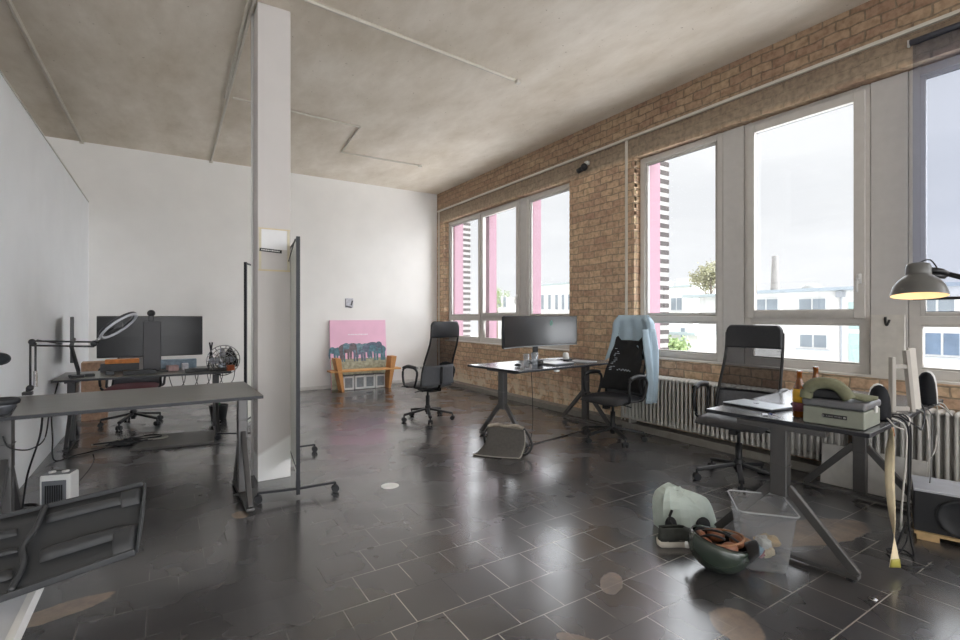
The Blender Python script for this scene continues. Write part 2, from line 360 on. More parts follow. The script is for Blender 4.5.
def thing(name, label, cat, loc=(0, 0, 0), rz=0, group=None):
    o = bpy.data.objects.new(name, None); C.objects.link(o)
    o.location = loc; o.rotation_euler = (0, 0, rz); o['label'] = label; o['category'] = cat
    if group: o['group'] = group
    o.empty_display_size = .1
    return o
def tag(o, label, cat, group=None):
    o['label'] = label; o['category'] = cat
    if group: o['group'] = group
    return o
def struct(name, bm, m, **k):
    o = obj(name, bm, m, **k); o['kind'] = 'structure'; return o
def BM(): return bmesh.new()
def copy_tree(o, parent=None):
    c = o.copy(); C.objects.link(c)
    if parent is not None: c.parent = parent
    for ch in list(o.children): copy_tree(ch, c)
    return c

# ================================================================ THE SETTING
XL = -5.0; YR = -6.0
bm = BM(); bxx(bm, XL-.2, WX+.35, YR-.2, BY+.2, -.2, 0); struct('floor', bm, M_FLOOR)
bm = BM(); bxx(bm, XL-.2, WX+.35, YR-.2, BY+.2, CZ, CZ+.25); struct('ceiling', bm, M_CEIL)
bm = BM(); bxx(bm, XL-.2, WX+.35, BY, BY+.2, 0, CZ); struct('wall_back', bm, M_WALL)
bm = BM(); bxx(bm, XL-.2, XL, YR, BY, 0, CZ); struct('wall_left', bm, M_WALL)
# lower partition on the left, stops short of the ceiling
bm = BM(); bxx(bm, PX-.12, PX, 2.4, BY, 0, 2.915); struct('wall_partition', bm, M_WALLB)
bm = BM(); bxx(bm, PX-.135, PX+.006, 2.4, BY, 2.915, 2.93); struct('trim_1', bm, mat('partition_cap', 'c9c7c0', .6))

# right wall with three window openings (brick)
GROUPS = [(5.0, 8.58), (.40, 3.90), (-4.2, -.70)]      # y ranges of the openings
Z0, Z1 = .83, 3.15
bm = BM()
x0, x1 = WX, WX+.33
edges = [YR]+[v for g in sorted(GROUPS) for v in g]+[BY]
for i in range(0, len(edges), 2): bxx(bm, x0, x1, edges[i], edges[i+1], 0, CZ)
for a, b in GROUPS:
    bxx(bm, x0, x1, a, b, 0, Z0-.012); bxx(bm, x0, x1, a, b, Z1+.01, CZ)
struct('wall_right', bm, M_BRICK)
# rear wall behind the camera; its wide opening is added to brighten the room
bm = BM()
REAR = [(XL+.3, WX-.35)]
bxx(bm, XL, REAR[0][0], YR-.2, YR, 0, CZ); bxx(bm, REAR[0][1], WX, YR-.2, YR, 0, CZ)
bxx(bm, REAR[0][0], REAR[0][1], YR-.2, YR, 0, .25); bxx(bm, REAR[0][0], REAR[0][1], YR-.2, YR, 3.55, CZ)
struct('wall_rear', bm, M_WALL)
# jagged whitewash toothing on the brick reveals (pale mortar stubs where bricks were cut)
for k, yy in enumerate((5.0, 3.90, 8.58)):
    bm = BM(); r = random.Random(k)
    z = Z0
    while z < Z1:
        h = .04+.02*r.random(); d = .008+.012*r.random()
        s = 1 if yy == 5.0 else -1
        bxx(bm, WX+.002, WX+.03+.02*r.random(), yy-(d if s > 0 else -.0), yy+(d if s < 0 else 0) + (.006 if s > 0 else -.006), z, z+h)
        z += .083
    struct('trim_%d' % (k+2), bm, mat('reveal_mortar', 'cbb891', .9, var=.15, scale=30))

def ring_frame(bm, y0, y1, z0, z1, w, xa, xb, wb=None):
    wb = wb or w
    bxx(bm, xa, xb, y0, y0+w, z0, z1); bxx(bm, xa, xb, y1-w, y1, z0, z1)
    bxx(bm, xa, xb, y0+w, y1-w, z1-w, z1); bxx(bm, xa, xb, y0+w, y1-w, z0, z0+wb)
def pane(root, y0, y1, opening, handle_side, fm, fm2):
    """one bay: fixed lower light and tall upper light"""
    xa, xb = WX+.085, WX+.155
    zt = 1.235; zt2 = 1.30
    bm = BM()
    ring_frame(bm, y0, y1, Z0, Z1, .062, xa, xb, .075)
    bxx(bm, xa, xb, y0+.06, y1-.06, zt, zt2)
    obj('frame', bm, fm, root, bevel=.006)
    # beads or sash round the upper light
    bm = BM()
    if opening: ring_frame(bm, y0+.03, y1-.03, zt2-.02, Z1-.035, .075, xa-.022, xa+.03)
    else: ring_frame(bm, y0+.062, y1-.062, zt2, Z1-.062, .03, xa+.02, xa+.05)
    s = obj('sash', bm, fm, root, bevel=.005)
    if opening:
        hy = y0+.065 if handle_side < 0 else y1-.065
        bm = BM(); box(bm, (xa-.03, hy, 1.60), (.014, .03, .08)); tube(bm, [(xa-.03, hy, 1.60), (xa-.065, hy, 1.60), (xa-.07, hy, 1.58), (xa-.07, hy, 1.49)], .009)
        obj('handle', bm, M_WHITE, s, smooth=True)
    bm = BM(); ring_frame(bm, y0+.062, y1-.062, Z0+.075, zt, .016, xa+.012, xa+.045)
    obj('glazing_bead', bm, fm2, root, bevel=.003)
    g = BM(); bxx(g, xa+.036, xa+.040, y0+.07, y1-.07, zt2+.005, Z1-.07); obj('upper_pane', g, M_GLASS, root)
    g = BM(); bxx(g, xa+.036, xa+.040, y0+.07, y1-.07, Z0+.085, zt-.005); obj('lower_pane', g, M_GLASS, root)
    # thin dark rubber seal round each light
    bm = BM(); ring_frame(bm, y0+.088, y1-.088, zt2+.028 if not opening else zt2+.052, Z1-.09 if not opening else Z1-.105, .006, xa+.026, xa+.034)
    obj('seal', bm, M_BLACKM, root)
BAYS = [[(7.40, 8.56), (6.20, 7.38), (5.02, 6.06)],
        [(2.86, 3.885), (1.63, 2.64), (.42, 1.39)],
        [(-1.74, -.715), (-2.97, -1.96), (-4.18, -3.21)]]
for gi, (a, b) in enumerate(GROUPS):
    root = bpy.data.objects.new('window_%d' % (gi+1), None); C.objects.link(root); root['kind'] = 'structure'
    for k, (y0, y1) in enumerate(BAYS[gi]):
        pane(root, y0, y1, k == 1, -1, M_WOODFR if (gi == 1 and k == 3) else M_FRAME, M_FRAME)
    bm = BM()
    bays = BAYS[gi]
    for (u, v) in zip(bays, bays[1:]):
        bxx(bm, WX+.080, WX+.16, v[1]+.004, u[0]-.004, Z0, Z1)
    obj('mullion_panel', bm, M_PANEL, root, bevel=.004)
    bm = BM(); bxx(bm, WX+.01, WX+.17, a+.004, b-.004, Z0-.03, Z0+.004); obj('window_sill', bm, M_FRAME, root, bevel=.004)
    # outside reveals painted pink, with toothed brick and stone quoins
    bm = BM(); bxx(bm, WX+.20, WX+.40, b-.055, b+.25, Z0-.4, Z1+.3); obj('outer_reveal', bm, mat('pink_render', '8a6a76', .7, var=.03), root)
    bm = BM(); bxx(bm, WX+.401, WX+.56, b-.045, b+.25, Z0-.4, Z1+.3); obj('quoin', bm, mat('quoin_mortar', '9c9a97', .8, var=.03), root)
    bm = BM(); z = Z0-.4
    while z < Z1+.3:
        bxx(bm, WX+.402, WX+.57, b-.055, b+.25, z, z+.052); z += .108
    obj('quoin_bricks', bm, mat('quoin_brick', '45403f', .9, var=.1), root)
    if gi == 0:
        bm = BM()
        for yy in (7.30, 6.06): bxx(bm, WX+.20, WX+.36, yy-.02, yy+.10, Z0-.4, Z1+.3)
        obj('outer_pilaster', bm, MATS['pink_render'], root)
# unseen rear frames, added with the opening that lets fill light in
root = bpy.data.objects.new('window_4', None); C.objects.link(root); root['kind'] = 'structure'
bm = BM()
bwid = (REAR[0][1]-REAR[0][0])/8
for k in range(8):
    xx = REAR[0][0]+k*bwid
    bxx(bm, xx, xx+.05, YR-.1, YR-.03, .25, 3.55); bxx(bm, xx+bwid-.05, xx+bwid, YR-.1, YR-.03, .25, 3.55)
    bxx(bm, xx+.05, xx+bwid-.05, YR-.1, YR-.03, .25, .32); bxx(bm, xx+.05, xx+bwid-.05, YR-.1, YR-.03, 3.48, 3.55)
obj('frame', bm, M_FRAME, root)

# plinth under the windows and skirting at the far wall
bm = BM(); bxx(bm, 4.485, WX, YR, BY, 0, .075); struct('baseboard_right', bm, mat('plinth_paint', '8d8982', .6, var=.1), bevel=.006)
bm = BM(); bxx(bm, PX, WX-.155, BY-.012, BY, 0, .06); struct('baseboard_back', bm, mat('skirting_white', 'dcdad6', .6))

# pillar: grey-beige, turning white below a slanting edge near its foot
PLX0, PLX1, PLY0, PLY1 = .605, .851, 4.185, 4.43
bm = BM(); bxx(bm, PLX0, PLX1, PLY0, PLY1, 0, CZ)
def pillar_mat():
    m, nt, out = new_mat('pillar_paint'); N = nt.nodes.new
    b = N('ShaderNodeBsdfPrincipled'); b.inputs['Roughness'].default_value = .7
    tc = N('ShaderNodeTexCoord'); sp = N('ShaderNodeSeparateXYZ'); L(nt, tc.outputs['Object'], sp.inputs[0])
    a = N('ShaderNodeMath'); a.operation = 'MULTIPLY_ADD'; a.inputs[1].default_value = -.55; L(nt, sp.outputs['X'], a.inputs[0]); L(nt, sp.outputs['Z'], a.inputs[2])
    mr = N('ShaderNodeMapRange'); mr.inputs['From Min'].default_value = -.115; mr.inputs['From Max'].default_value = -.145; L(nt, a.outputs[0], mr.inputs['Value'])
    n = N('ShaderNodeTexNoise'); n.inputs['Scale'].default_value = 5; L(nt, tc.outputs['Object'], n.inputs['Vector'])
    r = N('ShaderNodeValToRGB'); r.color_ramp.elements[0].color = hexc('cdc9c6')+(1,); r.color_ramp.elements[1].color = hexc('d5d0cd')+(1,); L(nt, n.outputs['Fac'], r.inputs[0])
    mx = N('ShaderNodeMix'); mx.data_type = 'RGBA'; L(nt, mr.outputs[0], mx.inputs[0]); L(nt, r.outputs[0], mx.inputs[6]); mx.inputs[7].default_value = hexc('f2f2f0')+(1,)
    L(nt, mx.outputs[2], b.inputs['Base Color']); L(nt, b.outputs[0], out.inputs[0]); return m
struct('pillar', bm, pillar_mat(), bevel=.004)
# pipes clinging to the back-left edge of the pillar
bm = BM(); tube(bm, [(PLX0-.011, PLY0+.20, .0), (PLX0-.011, PLY0+.20, CZ)], .010); struct('trim_5', bm, M_WHITE, smooth=True)

# paper and masking tape on the pillar
ys = PLY0-.003
bm = BM(); bxx(bm, PLX0+.02, PLX1-.03, ys-.001, ys, 1.83, 1.985); tag(obj('paper_sheet', bm, mat('paper', 'e9e9ea', .8, var=.02)), 'white paper sheet taped high on the pillar above the dark strip', 'paper')
for k, (za, zb, lab) in enumerate(((1.985, 1.995, 'upper band of yellowed masking tape across the pillar, above the paper'), (1.655, 1.668, 'lower band of yellowed masking tape across the pillar, below the grey film'))):
    bm = BM(); bxx(bm, PLX0+.005, PLX1-.004, ys-.002, ys, za, zb); tag(obj('masking_tape', bm, mat('masking_tape', 'd8c9a6', .7)), lab, 'tape')
for xx, lab in ((PLX0+.008, 'narrow vertical strip of masking tape on left edge of pillar, beside the paper'), (PLX1-.026, 'narrow vertical strip of masking tape on right edge of pillar, beside the paper')):
    bm = BM(); bxx(bm, xx, xx+.018, ys-.0015, ys, 1.66, 1.985); tag(obj('masking_tape', bm, mat('masking_tape_pale', 'd4ccb4', .7)), lab, 'tape')
sg = thing('sticker_strip', 'small dark strip sticker with pale lettering stuck on the white pillar', 'sticker', (PLX0+.095, ys-.002, 1.818))
bm = BM(); box(bm, (0, -.001, 0), (.165, .002, .026), Matrix.Rotation(.06, 3, 'Y')); obj('backing', bm, M_BLACK, sg)
bm = BM(); r = random.Random(3); x = -.07
while x < .065:
    w = .005+.008*r.random(); box(bm, (x+w/2, -.003, -x*.06), (w, .001, .009)); x += w+.003
obj('lettering', bm, M_WHITE, sg)

# ceiling conduits
def conduit(name, pts, r, label, box_at=None):
    bm = BM(); tube(bm, [(p[0], p[1], CZ-.014) for p in pts], r, n=6)
    root = thing(name, label, 'conduit', (pts[0][0], pts[0][1], CZ))
    for v in bm.verts: v.co -= Vector(root.location)
    obj('tube', bm, mat('conduit_white', 'cfc8bc', .6, var=.04), root)
    if box_at:
        bm = BM()
        box(bm, Vector((box_at[0], box_at[1], CZ-.02))-Vector(root.location), (.05, .05, .038)); obj('end_box', bm, M_WHITEP, root, bevel=.004)
conduit('ceiling_conduit', [(.40, 3.90), (3.05, 4.12)], .016, 'long white straight conduit crossing the ceiling right of the pillar', (3.10, 4.12))
conduit('ceiling_conduit', [(.63, 6.15), (2.12, 6.22), (2.21, 7.32), (3.46, 7.30)], .013, 'white zigzag conduit with two bends on the ceiling', (3.50, 7.30))
conduit('ceiling_conduit', [(.57, 3.2), (.60, BY-.02)], .014, 'white conduit running along ceiling from pillar to back wall', (.60, BY-.04))
conduit('ceiling_conduit', [(.535, 3.2), (.56, 6.2)], .014, 'shorter white conduit beside the one from the pillar to back wall')
conduit('ceiling_conduit', [(-1.06, 2.4), (-1.0, BY-.02)], .020, 'white conduit on the ceiling above the left partition wall', (-1.0, BY-.05))
# wall conduits
bm = BM(); bxx(bm, WX-.03, WX, YR+.2, 8.84, 3.392, 3.418); tag(obj('wall_conduit', bm, M_WHITEP), 'long horizontal white cable trunking along brick wall above the windows', 'conduit')
bm = BM(); bxx(bm, WX-.022, WX, 3.995, 4.02, .70, 3.39); tag(obj('wall_conduit', bm, M_WHITEP), 'vertical white cable trunking on brick pier between the windows', 'conduit')
bm = BM(); bxx(bm, WX-.022, WX, 8.78, 8.80, .10, 3.39); tag(obj('wall_conduit', bm, M_WHITEP), 'vertical white cable trunking in far corner next to the white wall', 'conduit')
# security camera
cp = thing('security_camera', 'small black camera with white mount on the brick pier', 'camera', (WX, 4.652, 3.23))
bm = BM(); box(bm, (-.02, 0, .06), (.04, .06, .05)); obj('mount', bm, M_WHITE, cp, bevel=.005)
bm = BM(); blob(bm, (-.07, 0, .0), (.045, .045, .05)); tube(bm, [(-.06, .0, 0), (-.10, .09, -.04)], .033, n=12); obj('body', bm, M_BLACK, cp, smooth=True)
bm = BM(); tube(bm, [(-.10, .09, -.04), (-.105, .098, -.044)], .022, n=12); obj('lens', bm, M_CHROME, cp)
# socket
so = thing('wall_socket', 'double white wall socket on the back wall behind the first chair', 'socket', (4.232, BY, .27))
bm = BM(); box(bm, (0, -.008, 0), (.17, .015, .085)); obj('plate', bm, M_WHITE, so, bevel=.004)
for dx in (-.04, .04):
    bm = BM(); tube(bm, [(dx, -.0165, 0), (dx, -.018, 0)], .022, n=16); obj('outlet', bm, mat('socket_grey', 'a8a8a8', .5), so)
# little wall picture
o = ony(349, 303, BY)
wp = thing('wall_print', 'small black and white print pinned to back wall above the pink painting', 'picture', (o.x, BY, o.z))
bm = BM(); box(bm, (0, -.003, 0), (.15, .004, .17)); obj('sheet', bm, mat('print_grey', 'c8c8d0', .7, var=.2, scale=30), wp)
bm = BM(); box(bm, (-.065, -.006, .01), (.012, .002, .13)); box(bm, (.05, -.006, 0), (.028, .002, .09), Matrix.Rotation(.3, 3, 'Y')); box(bm, (-.01, -.006, -.07), (.12, .002, .028), Matrix.Rotation(.2, 3, 'Y')); obj('dark_figures', bm, mat('print_ink', '606066', .7, var=.3, scale=40), wp)

# ================================================================ RADIATORS
def radiator(label, y0, n, grp=None):
    root = thing('radiator', label, 'radiator', (4.53, y0, 0))
    def section():
        bm = BM()
        for x in (-.07, 0, .07):
            tube(bm, [(x, 0, .15), (x, 0, .62)], .0135, n=8, cap=False)
        for z in (.145, .625):
            blob(bm, (0, 0, z), (.095, .021, .028), 12, 8)
        return bm
    first = obj('section', section(), M_RAD, root, smooth=True); first.location = (0, -.024, 0)
    for k in range(1, n):
        c = first.copy(); C.objects.link(c); c.parent = root; c.location = (0, -.024-.048*k, 0)
    bm = BM()
    for y in (-.1, -.048*n+.1): box(bm, (.0, y, .107), (.10, .03, .065))
    obj('foot', bm, M_RAD, root)
    return root
rad = radiator('long grey column radiator under the window, behind the middle and near chairs', 3.93, 46)
rad2 = radiator('grey column radiator at the right edge, behind the cable-strewn desk', 1.66, 26)
bm = BM(); tube(bm, [(0, .0, .625), (0, .05, .625), (0, .055, .56)], .014); box(bm, (0, .045, .63), (.035, .06, .035)); obj('valve', bm, M_WHITE, rad, smooth=True)
bm = BM(); tube(bm, [(0, .0, .625), (0, .03, .625)], .016); obj('valve', bm, mat('brass_old', '9a7c50', .5, metal=.6), rad2, smooth=True)
# thin feed pipes below, beside the middle chair
bm = BM(); tube(bm, [(4.56, 4.02, .075), (4.56, 4.02, .30)], .009); tube(bm, [(4.56, 3.97, .075), (4.56, 3.97, .14)], .009)
tag(obj('heating_pipe', bm, M_RAD, smooth=True), 'short grey heating pipes rising beside the left end of long radiator', 'pipe')

# ================================================================ DESKS
def desk(label, O, ang, H, Lx, Wy, legs, top_m, leg_m, lower=(False, True), apex=.33, name='desk', group=None):
    root = thing(name, label, 'desk', (O[0], O[1], 0), ang, group)
    bm = BM(); bxx(bm, .0005, Lx-.0005, .0005, Wy-.0005, H-.003, H); tt = obj('tabletop', bm, top_m, root, bevel=.001)
    bm = BM(); bxx(bm, 0, Lx, 0, Wy, H-.022, H-.003); obj('edge', bm, M_EDGE, tt, bevel=.001)
    bm = BM()
    bxx(bm, legs[0]+.03, legs[1]-.03, Wy*.5-.08, Wy*.5-.04, H-.055, H-.024)
    bxx(bm, legs[0]+.03, legs[1]-.03, Wy*.5+.04, Wy*.5+.08, H-.055, H-.024)
    obj('under_frame', bm, leg_m, root)
    for k, x in enumerate(legs):
        cy = Wy*.5
        bm = BM()
        box(bm, (x, cy, (H-.024+apex)/2), (.062, .082, H-.024-apex))
        if lower[k]: box(bm, (x, cy, (apex+.045)/2+.01), (.058, .076, apex-.03))
        lg = obj('leg', bm, leg_m, root, bevel=.006)
        bm = BM(); box(bm, (x, cy, (H+apex)/2-.04), (.072, .092, .004)); box(bm, (x, cy, H-.04), (.06, Wy*.55, .03)); obj('top_bracket', bm, leg_m, lg, bevel=.004)
        for s in (-1, 1):
            bm = BM(); bar(bm, (x, cy+s*.035, apex+.05), (x, cy+s*(Wy*.43), .035), .045, .032, Vector((1, 0, 0))); obj('brace', bm, leg_m, lg, bevel=.005)
        bm = BM(); box(bm, (x, cy, .024), (.05, Wy*.88, .02)); obj('foot_bar', bm, leg_m, lg, bevel=.003)
        for s in (-1, 1):
            bm = BM(); lathe(bm, [(.022, 0), (.022, .010), (.012, .014)], 12, (x, cy+s*Wy*.40, 0)); obj('glide', bm, M_BLACK, lg)
    return root
A = (2.82, .975); AA = math.radians(5.0)
deskA = desk('near right dark grey desk covered with laptop, beer bottles, case and speakers', A, AA, .74, 1.6, .80, (.03, 1.38), M_DESK, M_STEEL)
def onA(lx, ly, z=.741): return Vector((A[0]+lx*math.cos(AA)-ly*math.sin(AA), A[1]+lx*math.sin(AA)+ly*math.cos(AA), z))
Bo = (2.86, 3.78); AB = math.radians(6.3)
deskB = desk('grey desk at the brick wall carrying the curved monitor with lit marker', Bo, AB, .77, 1.6, .82, (.15, 1.49), M_DESK, M_STEEL)
def onB(lx, ly, z=.771): return Vector((Bo[0]+lx*math.cos(AB)-ly*math.sin(AB), Bo[1]+lx*math.sin(AB)+ly*math.cos(AB), z))
Co = (-.86, 3.46); AC = math.radians(1.2)
deskC = desk('long empty dark desk at front left beside the pillar', Co, AC, .78, 1.4, .82, (.09, 1.33), M_DESKL, M_STEEL, lower=(True, True), apex=.42)
Do = (-.90, 5.98)
deskD = desk('cluttered dark desk at back left carrying wide monitor seen from behind', Do, 0, .70, 1.5, .80, (.10, 1.38), M_DESKL, M_STEELD, lower=(True, True))

# ================================================================ OFFICE CHAIRS
def back_fn(ztop, z0=.44):
    H = ztop-z0
    def f(u, v, off=0.0):
        # u across 0..1, v up 0..1 ; back faces +Y, lies at negative Y
        z = z0+H*v
        y = -.235-.02*math.sin(v*PI*1.1)+.035*math.sin(v*2*PI)*.9-.10*v*v-.03*v
        w = .255-.04*v-.012*math.sin(v*PI)
        if v > .93: w -= .03*((v-.93)/.07)**2
        x = (u-.5)*2*w
        curve = .05*(1-v*.5)*(abs(u-.5)*2)**2
        return Vector((x, y+curve-off, z))
    return f
def office_chair(label, loc, heading, ztop=1.25, seatz=.47, spin=0.3, group=None, arms=True, seat_m=None):
    root = thing('office_chair', label, 'office chair', (loc[0], loc[1], 0), -math.radians(heading), group)
    # five-star base
    bm = BM()
    for k in range(5):
        a = spin+k*2*PI/5; d = Vector((math.cos(a), math.sin(a), 0))
        bar(bm, Vector((0, 0, .135))+d*.02, Vector((0, 0, .085))+d*.315, .04, .026)
    lathe(bm, [(.034, .09), (.038, .11), (.036, .16), (.028, .18)], 16)
    base = obj('star_base', bm, M_BLACK, root, bevel=.006)
    for k in range(5):
        a = spin+k*2*PI/5; d = Vector((math.cos(a), math.sin(a), 0)); t = Vector((-d.y, d.x, 0)); p = d*.315
        bm = BM()
        for s in (-1, 1): tube(bm, [p+t*s*.010+Vector((0, 0, .027)), p+t*s*.026+Vector((0, 0, .027))], .027, n=14)
        tube(bm, [p+Vector((0, 0, .03)), p+Vector((0, 0, .085))], .009); blob(bm, p+Vector((0, 0, .04)), (.018, .018, .02), 10, 6)
        c = obj('caster', bm, M_BLACKM, base, smooth=False)
        bm = BM(); tube(bm, [p-t*.0275+Vector((0, 0, .027)), p+t*.0275+Vector((0, 0, .027))], .010, n=10); c['_'] = 0; del c['_']
    bm = BM(); tube(bm, [(0, 0, .07), (0, 0, .30)], .025, n=14); tube(bm, [(0, 0, .28), (0, 0, seatz-.07)], .014, n=12); obj('gas_column', bm, M_BLACK, root, smooth=True)
    bm = BM(); box(bm, (0, -.03, seatz-.065), (.17, .26, .045)); tube(bm, [(.05, .03, seatz-.07), (.24, .05, seatz-.085)], .007); tube(bm, [(-.05, -.03, seatz-.07), (-.22, -.02, seatz-.085)], .007)
    box(bm, (0, .10, seatz-.095), (.05, .07, .04)); obj('tilt_mechanism', bm, M_BLACK, root, bevel=.008)
    # seat: domed cushion with a waterfall front
    bm = BM()
    def top(u, v):
        x = (u-.5)*2; y = (v-.5)*2
        sx = .27*math.copysign(abs(x)**.9, x); sy = .245*y
        k = (1-abs(x)**5)*(1-abs(y)**6)
        z = seatz+.045*k-.015-.035*max(0, y)**3
        e = 1-.10*(abs(x)*abs(y))**3
        return Vector((sx*e, sy*e+.02, z))
    V = grid(bm, top, 14, 14)
    def low(u, v):
        p = top(u, v); x = (u-.5)*2; y = (v-.5)*2
        k = (1-abs(x)**4)*(1-abs(y)**4)
        return Vector((p.x, p.y, seatz-.02-.035*k-.03*max(0, y)**3))
    grid(bm, low, 14, 14)
    obj('seat', bm, seat_m or M_LEATH, root, smooth=True, weld=True, sub=1)
    f = back_fn(ztop)
    # mesh panel
    bm = BM(); grid(bm, lambda u, v: f(u, .30+.46*v, 0), 12, 14); mesh = obj('mesh_back', bm, M_MESH, root, smooth=True)
    # lower back shell
    bm = BM(); grid(bm, lambda u, v: f(u, .02+.30*v, .012), 12, 8); obj('lower_back_cover', bm, M_GREYFAB, root, smooth=True, solid=.022)
    # head pad
    bm = BM(); grid(bm, lambda u, v: f(u, .755+.245*v, -.012), 12, 8); obj('headrest', bm, M_LEATH, root, smooth=True, solid=.045, bevel=.012, seg=3)
    # frame rails
    for s in (0, 1):
        bm = BM(); tube(bm, [f(s, .02+.90*k/16) for k in range(17)], .012, n=8); obj('side_rail', bm, M_BLACK, root, smooth=True)
    bm = BM(); tube(bm, [Vector((0, -.10, seatz-.06)), Vector((0, -.20, seatz-.05)), f(.5, .06, .03), f(.5, .3, .03)], .02, n=8)
    obj('back_bracket', bm, M_BLACK, root, smooth=True)
    if arms:
        for s in (-1, 1):
            P = [(s*.20, .07, seatz-.03), (s*.285, .09, seatz-.01), (s*.30, .115, seatz+.10), (s*.30, .10, seatz+.20), (s*.30, .02, seatz+.225), (s*.30, -.12, seatz+.215), (s*.30, -.165, seatz+.16), (s*.295, -.13, seatz+.04), (s*.285, -.10, seatz-.01), (s*.20, -.08, seatz-.03)]
            bm = BM(); tube(bm, curve_pts(P, 5), .014, n=8); ar = obj('armrest', bm, M_BLACK, root, smooth=True)
            bm = BM(); tube(bm, curve_pts([(s*.30, .10, seatz+.212), (s*.30, .0, seatz+.238), (s*.30, -.13, seatz+.226)], 5), .021, n=8); obj('arm_pad', bm, M_BLACK, ar, smooth=True)
    return root
chair1 = office_chair('black mesh office chair standing alone before the back wall, turned away', (2.78, 5.58), -13, 1.235, .45, spin=.35)
chair2 = office_chair('black office chair draped with a pale blue jacket', (3.95, 3.60), 268, 1.27, .455, spin=.15)
chair3 = office_chair('black mesh office chair at the near right desk beside the radiator', (3.80, 2.17), 260, 1.225, .50, spin=.72)
chair4 = office_chair('black office chair with dark red seat behind the back left desk', (-.33, 7.20), 190, .98, .46, spin=.1, seat_m=mat('dark_red_cushion', '5c3038', .7))

# jacket over chair 2 (shares the chair's axes)
f2 = back_fn(1.27)
jk = thing('jacket', 'pale blue jacket hung over the middle chair back, long side hanging right', 'jacket', chair2.location, chair2.rotation_euler.z)
M_JACK = mat('pale_blue_cloth', 'aec3d2', .85, var=.05, scale=9, bump=.25)
bm = BM()
def jfront(u, v):
    # drape over the front side from top edge down, hem curving up in the middle
    hem = .58+.12*math.cos((u-.5)*2*PI*.8)-.10*max(0, u-.6)
    vv = 1.02-(1.02-hem)*v
    p = f2(.5+(u-.5)*1.07, min(vv, 1), -.045-.012*math.sin(u*19+v*2))
    if vv > 1: p.z += .02; p.y -= .03
    p.x *= 1+.10*v*(abs(u-.5)*2)
    return p
grid(bm, jfront, 24, 16)
def jback(u, v):
    vv = 1.02-.55*v
    p = f2(.5+(u-.5)*1.07, min(vv, 1), .04+.012*math.sin(u*17+v*3))
    if vv > 1: p.z += .02; p.y += .03
    p.x *= 1+.12*v*(abs(u-.5)*2)
    return p
grid(bm, jback, 24, 16)
# crown joining front and back
grid(bm, lambda u, v: jfront(u, 0)*(1-v)+jback(u, 0)*v+Vector((0, 0, .018*math.sin(PI*v))), 24, 5)
# side closures
for s in (0, 1): grid(bm, lambda u, v: jfront(s, u*.9)*(1-v)+jback(s, u*.66)*v+Vector(((.015 if s else -.015)*math.sin(PI*v), 0, 0)), 12, 4)
obj('body', bm, M_JACK, jk, smooth=True, solid=.006)
# long hanging side (towards the camera's right, chair's left = -X)
def hang(u, v):
    z = 1.16-.76*v; w = .10-.035*v+.01*math.sin(v*7)
    fold = .018*math.sin(u*10+v*2)
    return Vector((-.245-.055*math.sin(v*2.2)-fold, -.27+.02*v+(u-.5)*2*w, z))
bm = BM(); grid(bm, hang, 14, 20); obj('sleeve', bm, M_JACK, jk, smooth=True, solid=.014)
# black shirt with pale print hung against the mesh
sh = thing('black_tote_bag', 'black cloth bag with two pointed corners and pale print, hung on the middle chair', 'bag', chair2.location, chair2.rotation_euler.z)
def shirt(u, v):
    ear = .055*(max(0, 1-abs(u-.06)*7)+max(0, 1-abs(u-.94)*7))
    vv = .08+(.64+ear)*v
    w = 1.06-.22*v
    p = f2(.5+(u-.5)*w, vv, -.062-.008*math.sin(u*14+v*9)-.006*math.sin(v*21))
    return p
bm = BM(); grid(bm, shirt, 30, 18); obj('cloth', bm, mat('black_cloth', '17181b', .8, var=.2, scale=12, bump=.3), sh, smooth=True, solid=.004)
bm = BM(); rr = random.Random(5)
for k in range(16):
    u = .80+.10*rr.random(); v = .38+.42*k/16
    p = shirt(u, v); box(bm, p+Vector((0, .008, 0)), (.018+.02*rr.random(), .002, .006))
for k in range(9):
    u = .30+.42*k/9; p = shirt(u, .40); box(bm, p+Vector((0, .008, .008*(k % 2))), (.016, .002, .012))
obj('print_marks', bm, mat('pale_print', 'b9c2cc', .7), sh)

# ================================================================ NEAR DESK ITEMS
# laptop
pL = onA(.20, .62)
lp = thing('laptop', 'closed silver laptop lying on the near right desk', 'laptop', (onz(757, 406, .745).x, onz(757, 406, .745).y, .741), math.radians(-4))
bm = BM(); box(bm, (0, 0, .006), (.215, .31, .010)); obj('base', bm, mat('laptop_dark_side', '3e4248', .4, metal=.6), lp, bevel=.004)
bm = BM(); box(bm, (0, 0, .0145), (.215, .31, .006)); lid = obj('lid', bm, mat('laptop_silver', 'b6bcc2', .35, metal=.5, var=.03), lp, bevel=.002)
bm = BM(); lathe(bm, [(.0, .0178), (.014, .0178), (.014, .0184), (0, .0184)], 20, (0.01, 0.01, 0)); box(bm, (.012, .026, .0181), (.005, .010, .0006)); obj('lid_mark', bm, mat('laptop_mark', '8c939a', .2, metal=.8), lid)
